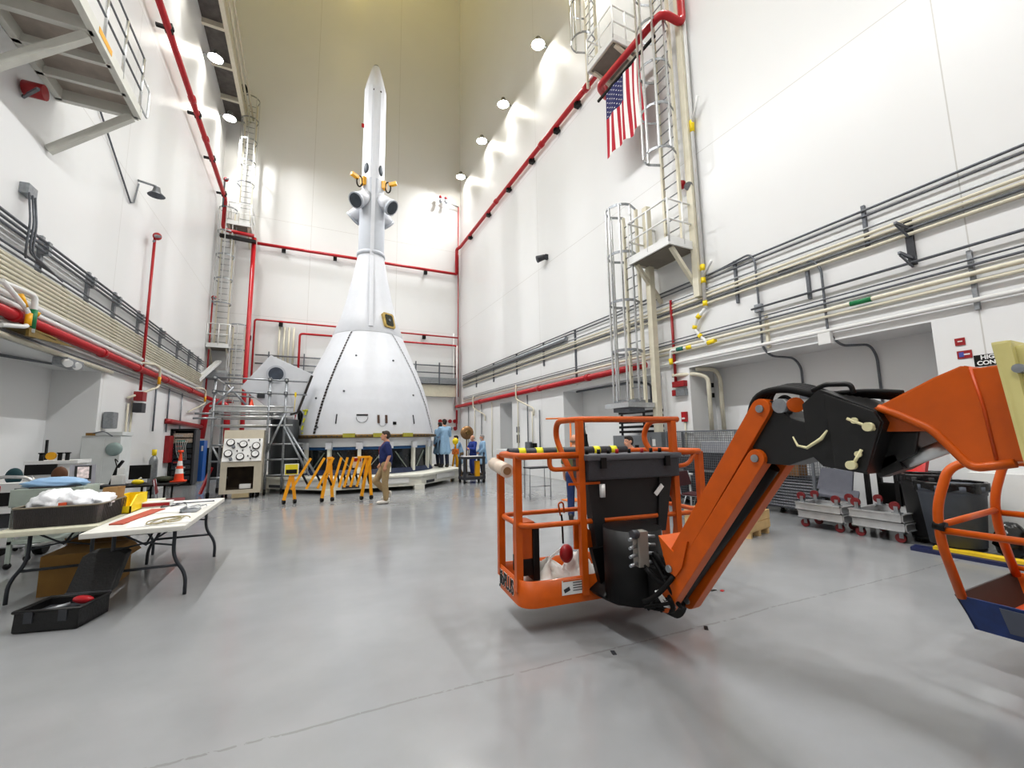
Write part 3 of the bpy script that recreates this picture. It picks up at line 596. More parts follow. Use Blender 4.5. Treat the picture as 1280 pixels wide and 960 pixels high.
# ------------------------------------------------------------------ white steel platform, upper left
t = thing('wall_platform', 'white steel platform with railing and knee braces on upper left wall', 'platform', (-3.85, 9.1, 7.9))
PW = M('platform_white', (214, 214, 206), .5, var=.03)
y0, y1, xo, zt = 6.0, 9.94, -3.23, 7.93
part('fascia_beam', MB().mat(PW).bar((xo, y0, zt), (xo, y1, zt), .1, .2), t)
for y in (y0, 8.0, y1): part('side_beam', MB().mat(PW).bar((xo, y, zt), (XL, y, zt), .1, .2), t)
part('wall_beam', MB().mat(PW).bar((XL + .06, y0, zt), (XL + .06, y1, zt), .1, .2), t)
for y in (8.65, 9.3): part('joist', MB().mat(PW).bar((xo, y, zt - .03), (XL, y, zt - .03), .07, .14), t)
part('deck', MB().mat(M('checker_plate', (176, 166, 156), .5, .2, var=.1)).bb((XL, y0, zt + .1), (xo, y1, zt + .12)), t)
for y in (8.05, y1 - .05): part('knee_brace', MB().mat(PW).bar((xo - .08, y, zt - .12), (XL + .02, y, 6.78), .11, .13), t)
for y in (y0 + .1, 7.4, 8.25, 9.0, 9.85): part('rail_post', MB().mat(ALU).cyl((xo + .03, y, zt), (xo + .03, y, zt + 1.15), .025, n=8), t)
for z in (.45, .8, 1.15): part('hand_rail', MB().mat(DGALV).tube([(xo + .03, y0, zt + z), (xo + .03, y1 - .05, zt + z)], .018, 8), t)
part('gate_rail', MB().mat(ALU).tube(fillet([(xo + .03, y1 - .05, zt + .15), (xo + .03, y1 + .32, zt + .15), (xo + .03, y1 + .32, zt + .75), (xo + .03, y1 - .05, zt + .75)], .06), .02, 8), t)
part('hazard_tape', MB().mat(YELLOW).bb((xo + .052, 8.02, zt - .02), (xo + .056, 8.5, zt + .08)), t)
t2 = thing('alarm_bell', 'dark red bell under the white platform on left wall', 'alarm', (XL + .3, 9.3, 7.4)); part('bell', MB().mat(DRED).cyl((XL + .05, 9.0, 7.3), (XL + .3, 9.0, 7.3), .12, n=14), t2); part('arm', MB().mat(DGALV).bar((XL, 9.1, 7.2), (XL + .35, 8.7, 7.15), .04, .04), t2)

# ------------------------------------------------------------------ hanging flag
t = thing('flag', 'striped red and white flag with blue star field hanging from red pipe', 'flag', (7.6, 8.5, 9.6))
FR, FW_, FB = M('flag_red', (178, 32, 52), .8, var=.05), M('flag_white', (236, 234, 232), .8, var=.02), M('flag_blue', (40, 44, 96), .8, var=.05)
FY0, FY1, FZ0, FZ1 = 8.98, 7.55, 11.62, 9.62
def fl(u, v, off=0.):
    # u across (left to right), v down; gentle vertical folds
    return Vector((7.58 + .05 * sin(u * 19 + v * 1.5) * (.3 + .7 * v) - off, FY0 + (FY1 - FY0) * u + .03 * sin(v * 4) * u + (.12 * v if u < .2 else 0) * (1 - u * 5), FZ0 + (FZ1 - FZ0) * v - .03 * sin(u * 12) * v))
mb = MB(); nu, nv = 39, 40
for i in range(nu):
    for j in range(nv):
        stripe = int(i / 3)
        mb.mat(FB if (i < 21 and j < 16) else (FR if stripe % 2 == 0 else FW_))
        mb.add([fl(i / nu, j / nv), fl((i + 1) / nu, j / nv), fl((i + 1) / nu, (j + 1) / nv), fl(i / nu, (j + 1) / nv)], [(0, 1, 2, 3)], True)
part('cloth', mb, t)
st = MB().mat(FW_)
for a in range(9):
    for b in range(11):
        if (a + b) % 2: continue
        u0, v0 = (a + .75) / 9.5 * 21 / 39, (b + .75) / 11.5 * .4
        pts = [fl(u0 + .02 * (1 if k % 2 == 0 else .4) * sin(2 * pi * k / 10), v0 + .0135 * (1 if k % 2 == 0 else .4) * -cos(2 * pi * k / 10), .012) for k in range(10)]
        st.add(pts, [tuple(range(10))])
part('stars', st, t)
part('hanging_bar', MB().mat(BLACK).bar((7.58, 9.35, 11.66), (7.58, 7.0, 11.66), .06, .06), t)
# ------------------------------------------------------------------ spacecraft
CX, CY = 1.95, 16.4
RW = M('spacecraft_white', (216, 219, 225), .38, var=.015)
RG = M('spacecraft_grey_white', (190, 195, 203), .42, var=.02)
SEAM = M('dark_seam_seal', (44, 38, 36), .6, var=.4, scale=40)
BRASS = M('brass_flange', (112, 88, 46), .45, .4, var=.3, scale=30)
t = thing('spacecraft', 'tall white capsule and escape tower standing on the round stand', 'rocket', (CX, CY, 1.7))
CR = [(2.44, 1.70), (2.36, 2.2), (2.24, 2.75), (2.08, 3.3), (1.86, 3.9), (1.60, 4.5), (1.40, 4.95), (1.26, 5.3)]
def crad(z):
    for (r0, z0), (r1, z1) in zip(CR[:-1], CR[1:]):
        if z0 <= z <= z1: return r0 + (r1 - r0) * (z - z0) / (z1 - z0)
    return CR[-1][0]
def cpt(ang, z, off=0.):
    """a point on the capsule skin; ang in degrees, 0 faces the camera side (-Y), positive to the right"""
    r = crad(z) + off; a = radians(ang); return Vector((CX + r * sin(a), CY - r * cos(a), z))
zs = [1.7 + (5.3 - 1.7) * k / 40 for k in range(41)]
part('fairing', MB().mat(RW).lathe([(crad(z), z) for z in zs], (CX, CY, 0), 72), t)
part('upper_cone', MB().mat(RW).lathe([(1.26, 5.3), (1.27, 5.34), (1.0, 6.05), (.83, 6.75), (.62, 7.75), (.52, 8.3), (.49, 8.5), (.49, 8.55)], (CX, CY, 0), 56), t)
part('collar_ring', MB().mat(RG).lathe([(.50, 8.5), (.525, 8.52), (.525, 8.62), (.50, 8.66)], (CX, CY, 0), 48), t)
part('motor_tube', MB().mat(RG).lathe([(.48, 8.55), (.475, 10.4), (.455, 10.7), (.43, 11.0), (.425, 11.6)], (CX, CY, 0), 48), t)
part('tower', MB().mat(RW).lathe([(.425, 11.6), (.425, 15.55), (.41, 15.6)], (CX, CY, 0), 16, smooth=False), t)
part('nose_cone', MB().mat(RW).lathe([(.415, 15.58), (.28, 16.15), (.14, 16.68), (.08, 16.74), (0, 16.75)], (CX, CY, 0), 32), t)
part('nose_cap', MB().mat(DGREY).lathe([(.135, 16.69), (.09, 16.76), (0, 16.78)], (CX, CY, 0), 16), t)
def tpt(ang, z, r):
    a = radians(ang); return Vector((CX + r * sin(a), CY - r * cos(a), z))
part('cable_raceway', MB().mat(RW).bar(tpt(-4, 5.5, 1.22), tpt(-4, 8.4, .5), .14, .05, (0, -1, 0)).bar(tpt(-4, 8.4, .5), tpt(-4, 15.4, .44), .14, .05, (0, -1, 0)), t)
for a in (-14, 22): part('tip_port', MB().mat(BLACK).cyl(tpt(a, 15.35, .38), tpt(a, 15.35, .432), .035, n=10), t)
# four abort nozzles canted outward, facing down
NB = M('nozzle_bore', (58, 66, 74), .5, .2, var=.2)
for k, a in enumerate((-52, 52, -128, 128)):
    z0 = 10.62 if k < 2 else 10.4; d = Vector((sin(radians(a)), -cos(radians(a)), -.75)).normalized()
    p0 = tpt(a, z0 + .25, .28); p1 = p0 + d * .72
    n_ = part('nozzle', MB().mat(RW).cyl(p0, p1, .27, .29, n=24), t)
    part('rim', MB().mat(RG).cyl(p1 - d * .1, p1, .31, .31, n=24), n_)
    part('bore', MB().mat(NB).cyl(p1 - d * .02, p1 + d * .006, .26, .26, n=24), n_, label='dark nozzle bore')
for a in (-48, 36):
    part('vent_hole', MB().mat(NB).ell(tpt(a, 12.0, .40), (.12, .06, .24), 14, 8, Matrix.Rotation(radians(a), 3, 'Z')), t)
for s, a in ((-1, -62), (1, 60)):
    p = tpt(a, 11.45, .42); q = tpt(a, 11.55, .95)
    cv = part('protective_cover', MB().mat(YELLOW).box(p + Vector((0, -.05, 0)), (.2, .2, .3), radians(a)).bar(p + (q - p) * .45, q, .14, .12), t, label='yellow protective cover')
    part('strap', MB().mat(BLACK).tube([p + (q - p) * .35 + Vector((.1 * sin(v), -.04, -.12 + .22 * cos(v))) for v in [2 * pi * i / 12 for i in range(12)]], .028, 6, closed=True), cv)
part('tag', MB().mat(RED).box(tpt(-80, 13.9, .46), (.1, .03, .16)), t, label='red remove tag')
# panel seams
for a0, a1 in ((-33, -46), (32, 62)):
    mb = MB().mat(SEAM); n = 36; wd = 1.1 if a0 < 0 else .7
    for i in range(n):
        zA, zB = 5.28 - 3.55 * i / n, 5.28 - 3.55 * (i + .82) / n
        aA, aB = a0 + (a1 - a0) * (i / n) ** .6, a0 + (a1 - a0) * ((i + .82) / n) ** .6
        mb.add([cpt(aA - wd, zA, .012), cpt(aA + wd, zA, .012), cpt(aB + wd, zB, .012), cpt(aB - wd, zB, .012)], [(0, 1, 2, 3)])
    part('panel_seam', mb, t)
# square port on the upper cone
def cone_pt(ang, z): 
    r = 1.27 + (.83 - 1.27) * (z - 5.34) / (6.75 - 5.34); return tpt(ang, z, r)
pc = cone_pt(30, 5.82); ux = Vector((cos(radians(30)), sin(radians(30)), 0)); nn = Vector((sin(radians(30)), -cos(radians(30)), .3)).normalized(); uz = nn.cross(ux)
R3 = Matrix((ux, -nn, uz)).transposed()
def rsq(h, w_, k=8, rad=.08):
    out = []
    for cx_, cz_, a0 in ((1, 1, 0), (-1, 1, 90), (-1, -1, 180), (1, -1, 270)):
        for i in range(k + 1):
            a = radians(a0 + 90 * i / k); out.append((cx_ * (w_ - rad) + rad * cos(a), cz_ * (h - rad) + rad * sin(a)))
    return out
pf = part('port_frame', MB().mat(M('brass_port', (178, 152, 86), .4, .4, var=.2)).prism([pc + ux * a + uz * b - nn * .1 for a, b in rsq(.3, .235)], nn * .14), t)
part('port_glass', MB().mat(M('port_dark', (36, 40, 26), .2, var=.5, scale=12)).prism([pc + ux * a + uz * b for a, b in rsq(.23, .165)], nn * .05), pf)
part('port_sensor', MB().mat(DGALV).cyl(pc + nn * .05, pc + nn * .07, .05, n=12), pf)
# small fittings on the skin
for a, z in ((-20, 4.35), (22, 4.25), (-26, 3.1), (38, 3.05), (-52, 2.9), (-44, 1.95)): part('skin_fitting', MB().mat(DGALV).cyl(cpt(a, z, -.01), cpt(a, z, .02), .035, n=8), t)
for a in (-29, 33): part('slot_vent', MB().mat(DGREY).bar(cpt(a, 2.05, .008), cpt(a, 2.35, .008), .03, .03), t)
mb = MB().mat(DGREY); c0 = [cpt(-10 + 4.2 * cos(v), 2.25 + .17 * sin(v), .012) for v in [pi + pi * i / 16 for i in range(17)]]; mb.tube(c0, .007, 5)
part('access_cover', mb.bar(cpt(-14.2, 2.32, .01), cpt(-5.8, 2.32, .01), .03, .05), t)
for a in (2, 8): part('hinge_slot', MB().mat(M('brown_slot', (84, 60, 50), .6, var=.4, scale=30)).bar(cpt(a, 2.06, .012), cpt(a, 2.32, .012), .07, .03), t)
part('access_cover', MB().mat(GALV).tube([cpt(5 + 3 * cos(v), 2.12 + .16 * sin(v), .012) for v in [pi + pi * i / 16 for i in range(17)]], .006, 5), t)
part('black_slot', MB().mat(BLACK).bar(cpt(13.2, 2.06, .012), cpt(15.8, 2.06, .012), .03, .09), t)
part('window', MB().mat(BLACK).ell(cpt(-66, 2.2, -.02), (.1, .1, .34), 14, 10, Matrix.Rotation(radians(-12), 3, 'Y')), t)
wp = MB().mat(M('hazard_yellow', (226, 226, 60), .5))
for i in range(5): wp.bar(cpt(-60 + 1.5 * i * .2, 2.5 - .24 * i, .03), cpt(-60, 2.5 - .24 * i - .14, .03), .06, .04)
for i in range(3): wp.bar(cpt(-64 + 2 * i, 2.5, .03), cpt(-62.6 + 2 * i, 2.52, .03), .06, .04)
part('hazard_tape', wp, t)

# ------------------------------------------------------------------ opened side hatch panel held beside the capsule
t = thing('hatch_panel', 'white angular hatch panel with dark round window leaning beside the capsule', 'hatch', (-.9, 15.0, 2.26))
poly = [(-1.13, 4.22), (.08, 3.67), (-.30, 2.38), (-.72, 2.25), (-1.88, 3.17)]
part('panel', MB().mat(RW).prism([(x, 15.0, z) for x, z in poly], (0, .12, 0)), t, bevel=.02)
part('window_ring', MB().mat(RG).cyl((-.95, 14.99, 3.62), (-.95, 14.96, 3.62), .27, n=28), t); part('window', MB().mat(M('window_slate', (62, 70, 84), .15, var=.2)).cyl((-.95, 14.965, 3.62), (-.95, 14.945, 3.62), .21, n=28), t)
part('edge_seal', MB().mat(SEAM).bar((.07, 14.97, 3.62), (-.3, 14.97, 2.42), .07, .07).bar((-.3, 14.97, 2.42), (-.5, 14.97, 2.36), .06, .06), t)
part('latch', MB().mat(DGREY).bb((-1.42, 14.93, 2.86), (-1.22, 15.0, 3.02)), t)

# ------------------------------------------------------------------ round stand under the spacecraft
t = thing('spacecraft_stand', 'white octagonal stand with upright posts and dark film-wrapped bays under the capsule', 'stand', (CX, CY, 0))
SW = M('stand_white', (222, 222, 212), .45, var=.03)
def octo(ap, z): 
    R_ = ap / cos(pi / 8); return [(CX + R_ * cos(pi / 8 + k * pi / 4), CY + R_ * sin(pi / 8 + k * pi / 4), z) for k in range(8)]
part('platform_deck', MB().mat(SW).prism(octo(3.2, .40), (0, 0, .06)), t)
part('platform_skirt', MB().mat(SW).prism(octo(3.12, .12), (0, 0, .28)), t)
o8 = octo(3.14, 0)
for k in range(8):
    a, b = Vector(o8[k]), Vector(o8[(k + 1) % 8]); mid = (a + b) / 2
    out = (mid - Vector((CX, CY, 0))).normalized()
    part('foot', MB().mat(SW).box(a + Vector((0, 0, .08)) - out * .1, (.3, .3, .16)), t)
    part('skirt_vent', MB().mat(DGREY).bar(a.lerp(b, .12) + Vector((0, 0, .2)) + out * .0, a.lerp(b, .3) + Vector((0, 0, .2)), .02, .08), t)
    part('skirt_plate', MB().mat(WHITE).bar(a.lerp(b, .35) + Vector((0, 0, .3)) + out * .01, a.lerp(b, .85) + Vector((0, 0, .3)) + out * .01, .02, .16), t)
part('flange', MB().mat(BRASS).lathe([(2.3, 1.6), (2.52, 1.62), (2.52, 1.7), (2.4, 1.72)], (CX, CY, 0), 72), t)
mbf = MB().mat(DGREY)
for k in range(90): 
    a = 2 * pi * k / 90; mbf.box((CX + 2.525 * cos(a), CY + 2.525 * sin(a), 1.66), (.03, .05, .035), a)
part('flange_bolts', mbf, t)
part('upper_skirt', MB().mat(RW).lathe([(2.34, 1.6), (2.34, 1.34), (2.28, 1.32)], (CX, CY, 0), 72), t)
part('blue_band', MB().mat(M('blue_tape', (20, 78, 130), .5)).lathe([(2.27, 1.33), (2.29, 1.32), (2.29, 1.24), (2.27, 1.23)], (CX, CY, 0), 72), t)
part('blue_skirt', MB().mat(M('navy_sheet', (24, 40, 74), .4, var=.3)).lathe([(2.3, .62), (2.42, .47)], (CX, CY, 0), 72), t)
WRAP = M('dark_wrapped_bay', (26, 30, 34), .12, var=.9, scale=3.5, bump=.5)
for k in range(16):
    a0 = 2 * pi * (k + .5) / 16
    part('film_panel', MB().mat(WRAP).lathe([(2.27, 1.26), (2.24, .95), (2.27, .5)], (CX, CY, 0), 10, a0, a0 + 2 * pi / 16), t, label='dark bay behind glossy clear film')
    part('post', MB().mat(SW).box((CX + 2.34 * cos(a0), CY + 2.34 * sin(a0), .95), (.1, .1, 1.0), a0), t)
    part('post_head', MB().mat(RW).box((CX + 2.38 * cos(a0), CY + 2.38 * sin(a0), 1.36), (.08, .2, .2), a0), t)
    ST = MB().mat(M('bay_strut', (150, 160, 150), .4, .3)); a1 = a0 + .1; a2 = a0 + .3
    if k % 2: a1, a2 = a2, a1
    ST.bar((CX + 2.275 * cos(a1), CY + 2.275 * sin(a1), 1.15), (CX + 2.275 * cos(a2), CY + 2.275 * sin(a2), .6), .05, .02); part('strut', ST, t)
for a in (-88, -66, -108): 
    a = radians(a); part('clamp', MB().mat(M('olive_clamp', (168, 162, 60), .5)).box((CX + 2.54 * cos(a), CY + 2.54 * sin(a), 1.68), (.07, .36, .12), a), t)

# ------------------------------------------------------------------ scaffold at left of the stand
t = thing('scaffold_tower', 'aluminium tube scaffold with deck and guard rails left of the capsule', 'scaffold', (-1.2, 14.6, 0))
px = (-2.4, -1.05, -.62); zz = {-2.4: 3.35, -1.05: 3.42, -.62: 3.42}
for y in (14.35, 15.75):
    for x in px:
        part('upright', MB().mat(GALV).cyl((x, y, .16), (x, y, zz[x]), .035, n=10), t); part('caster', MB().mat(RUBBER).cyl((x - .03, y, .08), (x + .03, y, .08), .08), t)
for y in (14.35, 15.75):
    for z in (2.0, 2.25, 2.4, 2.55): part('ledger', MB().mat(ALU).cyl((-2.5, y, z), (-.4, y, z), .03, n=8), t)
    for z in (2.95, 3.35): part('guard_rail', MB().mat(GALV).cyl((-2.4, y, z + .02), (-.05, y, z - .02), .026, n=8), t)
    for z in (.55, 1.0, 1.45): part('ledger', MB().mat(GALV).cyl((-2.4, y, z), (-1.95, y, z), .026, n=8), t); part('ledger', MB().mat(GALV).cyl((-1.05, y, z), (-.1, y, z), .026, n=8), t)
for x in px:
    for z in (2.4, 2.95, 3.35): part('transom', MB().mat(ALU).cyl((x, 14.2, z), (x, 15.8, z), .026, n=8), t)
    for z in (2.95, 3.35): part('coupler', MB().mat(DGALV).box((x, 14.32, z), (.11, .1, .1)), t)
part('deck', MB().mat(GALV).bb((-2.3, 14.4, 2.44), (-.7, 15.7, 2.5)), t); part('toe_board', MB().mat(ALU).bb((-2.35, 14.36, 2.38), (-.66, 14.4, 2.56)), t)
for a, b in (((-2.35, 14.35, 2.6), (-1.95, 14.35, 3.1)), ((-2.3, 15.7, 3.3), (-1.7, 15.7, 2.6)), ((-1.05, 14.3, 1.2), (-.62, 14.3, 2.35)), ((-2.35, 14.3, 1.4), (-2.0, 14.3, .7)), ((-.62, 14.2, 1.95), (.1, 13.6, .55)), ((-.55, 14.2, 1.95), (.28, 13.4, .55))):
    part('brace', MB().mat(GALV).cyl(a, b, .032, n=8), t)
part('outrigger', MB().mat(GALV).cyl((-2.85, 14.3, 2.2), (-2.3, 14.3, 2.2), .03, n=8), t); part('outrigger', MB().mat(GALV).cyl((-2.85, 14.5, 2.34), (-2.3, 14.5, 2.34), .03, n=8), t)
solo('orange_cone', MB().mat(M('cone_orange', (226, 70, 24), .5)).lathe([(.12, 0), (.12, .02), (.08, .03), (.02, .3), (0, .31)], (-1.55, 14.9, 2.5), 16), 'little orange cone sitting on the scaffold deck', 'traffic cone')
solo('yellow_strap', MB().mat(BYEL).bar((-.36, 14.2, 2.85), (-.36, 14.2, 2.98), .12, .05).tube([(-.36, 14.2, 2.85), (-.38, 14.2, 2.4)], .008, 5), 'yellow strap tied on the scaffold guard rail under the hatch window', 'strap')
solo('support_cylinder', MB().mat(M('dark_drum', (44, 48, 52), .5)).cyl((-.62, 15.2, .5), (-.62, 15.2, 2.2), .38, n=20), 'dark drum column standing behind the scaffold braces', 'drum')

# ------------------------------------------------------------------ gauge panel cart
t = thing('gauge_panel_cart', 'beige cart with six round gauges on sloped white panel and open bay', 'control panel', (-1.6, 14.1, 0))
BG = M('beige_enamel', (196, 188, 170), .5, var=.04)
x0, x1, yf = -2.07, -1.11, 13.85
mb = MB().mat(BG)
prof = [(yf + .004, .144), (yf + .004, .996), (yf + .24, 1.62), (yf + .304, 1.856), (yf + .746, 1.856), (yf + .746, .144)]
for xa, xb in ((x0 + .003, x0 + .04), (x1 - .04, x1 - .003)): mb.prism([(xa, y, z) for y, z in prof], (xb - xa, 0, 0))
mb.bb((x0, yf, .14), (x1, yf + .75, .24)).bb((x0, yf, .86), (x1, yf + .06, 1.0)).bb((x0, yf + .001, .2), (x0 + .15, yf + .05, .9)).bb((x1 - .18, yf + .001, .2), (x1, yf + .05, .9))
mb.bb((x0, yf + .7, .14), (x1, yf + .75, 1.86)).bb((x0, yf + .3, 1.82), (x1, yf + .75, 1.86)).bar(((x0 + x1) / 2, yf + .24, 1.62), ((x0 + x1) / 2, yf + .3, 1.86), x1 - x0, .03, (0, -1, 0)).bb((x0 + .04, yf + .05, .98), (x1 - .04, yf + .7, 1.0))
part('cabinet', mb, t)
a, b = Vector((0, yf - .012, 1.0)), Vector((0, yf + .23, 1.62)); sl = (b - a); nrm = Vector((0, -sl.z, sl.y)).normalized()
def gp(u, v, off=0.): return Vector((x0 + .02 + (x1 - x0 - .04) * u, 0, 0)) + a + sl * v + nrm * off
part('gauge_panel', MB().mat(WHITE).prism([gp(0, 0), gp(1, 0), gp(1, 1), gp(0, 1)], nrm * .015), t)
for u, v in ((.17, .82), (.5, .74), (.84, .66), (.14, .34), (.45, .2), (.83, .3)):
    g = part('gauge', MB().mat(BLACK).cyl(gp(u, v, .015), gp(u, v, .05), .1, n=24), t); part('dial', MB().mat(WHITE).cyl(gp(u, v, .05), gp(u, v, .054), .078, n=24).mat(DGREY).bar(gp(u, v, .057), gp(u + .04, v + .06, .057), .008, .004), g)
for u, v in ((.26, .62), (.22, .1)): part('regulator_knob', MB().mat(DGALV).cyl(gp(u, v, .01), gp(u, v, .09), .04, n=14), t)
for u, v in ((.36, .78), (.63, .92), (.92, .93), (.68, .6), (.36, .45), (.5, .47), (.72, .45), (.65, .22), (.72, .1)): part('valve_knob', MB().mat(DGREY).cyl(gp(u, v, .01), gp(u, v, .06), .018, n=8), t)
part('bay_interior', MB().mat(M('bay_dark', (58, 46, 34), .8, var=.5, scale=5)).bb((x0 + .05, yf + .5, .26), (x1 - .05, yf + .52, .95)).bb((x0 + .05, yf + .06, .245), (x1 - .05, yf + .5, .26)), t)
part('bay_box', MB().mat(WHITE).bb((-1.62, yf + .08, .26), (-1.35, yf + .2, .38)), t)
part('base_skid', MB().mat(M('tan_base', (176, 160, 126), .6)).bb((x0 + .3, yf - .02, .03), (x0 + .7, yf + .6, .14)), t)
for x in (x0 + .08, x1 - .1, x1 - .22):
    for y in (yf + .06, yf + .66): part('caster', MB().mat(RUBBER).cyl((x - .025, y, .07), (x + .025, y, .07), .07), t)

# ------------------------------------------------------------------ yellow expanding barrier
t = thing('folding_barrier', 'yellow folding lattice barrier on casters in front of the stand', 'barrier', (.5, 12.0, 0))
YB_ = M('barrier_yellow', (242, 166, 16), .4, var=.05)
for i, (x, y) in enumerate(((-.33, 12.0), (.52, 11.9), (1.45, 11.75))):
    w_ = .12
    part('end_post', MB().mat(YB_).bar((x - w_, y, .1), (x + .02, y + .02, 1.08 if i else .72), .05, .075).bar((x + w_, y + .02, .1), (x + .04, y + .02, 1.08 if i else .72), .05, .075).bar((x - .03, y, .6), (x + .1, y, 1.08 if i else .7), .05, .05), t)
    for dx in (-w_, w_): part('caster', MB().mat(BLACK).cyl((x + dx - .03, y, .06), (x + dx + .03, y + .02, .06), .055, n=12), t)
xs = [(-.1, .35), (.22, .34), (.45, .3), (.72, .16), (.87, .16), (1.0, .18), (1.15, .18), (1.3, .18), (1.43, .16)]
for x, dx in xs:
    y = 11.98 - (x + .33) * .13
    part('lattice_bar', MB().mat(YB_).bar((x - dx * .55, y - .03, .35), (x + dx * .6, y - .03, 1.1), .03, .06), t)
    part('cross_bar', MB().mat(BLACK).bar((x + dx * .02, y + .02, .75), (x + dx * .55, y + .02, .4), .03, .05), t)
part('top_cap', MB().mat(YB_).bb((1.2, 11.7, 1.07), (1.52, 11.8, 1.12)).bb((.48, 11.86, 1.07), (.62, 11.92, 1.12)), t)
sg = part('caution_sign', MB().mat(WHITE).bb((-.47, 11.94, .70), (-.15, 11.96, .98)), t); part('sign_face', MB().mat(M('caution_yellow', (232, 214, 40), .5)).bb((-.45, 11.932, .72), (-.17, 11.94, .96)).mat(BLACK).bb((-.43, 11.926, .74), (-.19, 11.932, .84)), sg)
sg = part('caution_sign', MB().mat(WHITE).bb((1.1, 11.88, .82), (1.34, 11.9, 1.1)), t); part('sign_face', MB().mat(DRED).bb((1.13, 11.872, .98), (1.31, 11.88, 1.07)), sg)
# ------------------------------------------------------------------ articulated boom lift (basket, jib, knuckle, boom)
t = thing('boom_lift', 'orange and cream boom lift with railed basket hanging on folded jib', 'boom lift', (2.45, -3.0, 0))
O = Vector((1.575, 3.125, 0)); ya = radians(-6.3); U = Vector((cos(ya), sin(ya), 0)); V = Vector((-sin(ya), cos(ya), 0))
def bk(s, v, z): return O + U * s + V * v + Vector((0, 0, z))
BL, BW = 1.86, .62; zb, ztoe, zmid, ztop = .2, .405, .83, 1.39
def rrect(r, z, ins=0., seg=6):
    r = [r, .1, .1, .05]
    return fillet([bk(ins, ins, z), bk(BL - ins, ins, z), bk(BL - ins, BW - ins, z), bk(ins, BW - ins, z)], r, seg, closed=True)
inner = rrect(.15, zb, .008)
wal = MB().mat(ORANGE); oo = rrect(.15, zb); n = len(oo)
for A_, B_ in ((oo, oo), (inner, inner)):
    for k in range(n):
        a, b = A_[k], A_[(k + 1) % n]; wal.add([a, b, b + Vector((0, 0, .205)), a + Vector((0, 0, .205))], [(0, 1, 2, 3)], True)
for k in range(n):
    a, b, c, d = oo[k], oo[(k + 1) % n], inner[(k + 1) % n], inner[k]; h = Vector((0, 0, .205)); wal.add([a + h, b + h, c + h, d + h], [(0, 1, 2, 3)])
tp = part('toe_plate', wal, t)
tx = MB().mat(BLACK); text_mb(tx, 'JibPLUS', .165, bk(-.004, BW - .045, .25), -V, (0, 0, 1), .002, .003, xs=.72)
txw = MB().mat(WHITE); text_mb(txw, 'JibPLUS', .165, bk(-.002, BW - .045, .25), -V, (0, 0, 1), .0005, .009, xs=.72)
part('decal_outline', txw, tp, label='white lettering outline'); part('decal', tx, tp, label='black lettering on the toe plate')
pl_ = part('notice_plate', MB().mat(WHITE).add([bk(.34, -.004, .27), bk(.58, -.004, .27), bk(.58, -.004, .385), bk(.34, -.004, .385)], [(0, 1, 2, 3)]), tp)
nm = MB().mat(DGREY)
for z in (.36, .34, .32, .30): nm.bar(bk(.44, -.006, z), bk(.56, -.006, z), .002, .006)
nm.bar(bk(.36, -.006, .3), bk(.41, -.006, .32), .002, .03).mat(ORANGE).bar(bk(.35, -.006, .379), bk(.57, -.006, .379), .002, .01); part('notice_text', nm, pl_)
part('floor_grating', MB().mat(M('basket_floor', (150, 70, 30), .6, var=.2)).prism(inner, (0, 0, .015)), t)
part('top_rail', MB().mat(ORANGE).tube(fillet([bk(.54, 0, ztop), bk(0.02, 0, ztop), bk(.02, BW - .02, ztop), bk(BL, BW - .02, ztop), bk(BL, 0, ztop), bk(1.5, 0, ztop)], .07), .028, 12), t)
part('mid_rail', MB().mat(ORANGE).tube(fillet([bk(.02, .02, zmid), bk(BL, .0, zmid), bk(BL, BW - .02, zmid), bk(.02, BW - .02, zmid)], .13, 6, True), .022, 10, closed=True), t)
for s, v, z1 in ((.02, BW - .03, ztop), (.02, .13, ztop), (BL, .04, ztop), (BL, BW - .04, ztop), (1.25, BW - .02, ztop)):
    part('corner_post' if v in (.13, .04) else 'post', MB().mat(ORANGE).bar(bk(s, v, ztoe - .1), bk(s, v, z1), .058, .058, V), t)
for s in (.55, 1.53):
    part('guard_post', MB().mat(ORANGE).bar(bk(s, 0, ztoe - .15), bk(s, 0, 1.68), .055, .055, V), t)
part('guard_hoop', MB().mat(ORANGE).tube(fillet([bk(.7, .04, .84), bk(.55, .33, 1.36), bk(.52, .42, 1.55), bk(.5, .34, 1.69), bk(.53, .0, 1.695), bk(1.6, .0, 1.695)], .12), .027, 12), t)
part('guard_hoop', MB().mat(ORANGE).tube(fillet([bk(1.53, .0, 1.69), bk(1.5, .3, 1.69), bk(1.46, .36, 1.52), bk(1.5, .26, 1.36), bk(1.56, .02, .9)], .12), .027, 12), t)
part('grab_handle', MB().mat(ORANGE).tube(fillet([bk(.26, 0, ztop), bk(.26, 0, 1.275), bk(.55, 0, 1.275)], .06), .02, 10), t)
part('grab_handle', MB().mat(ORANGE).tube(fillet([bk(1.78, 0, ztop), bk(1.7, 0, 1.27), bk(1.5, 0, 1.255)], .08), .02, 10), t)
part('thin_bar', MB().mat(ORANGE).bar(bk(.42, -.02, 1.15), bk(.72, -.02, 1.15), .012, .02), t)
part('gusset', MB().mat(ORANGE).prism([bk(.5, .06, .83), bk(.58, .06, .8), bk(.76, .06, .66), bk(.76, .06, .6), bk(.5, .06, .6)], V * .02), t)
part('gusset', MB().mat(ORANGE).prism([bk(1.55, .04, .83), bk(1.5, .04, .55), bk(1.68, .04, .55)], V * .02), t)
part('document_box', MB().mat(ORANGE).box(bk(.13, .3, .66), (.13, .2, .34), ya), t, bevel=.01); part('document_lid', MB().mat(BLACK).box(bk(.2, .28, .58), (.06, .2, .46), ya).box(bk(.13, .3, .46), (.134, .204, .14), ya), t, bevel=.01)
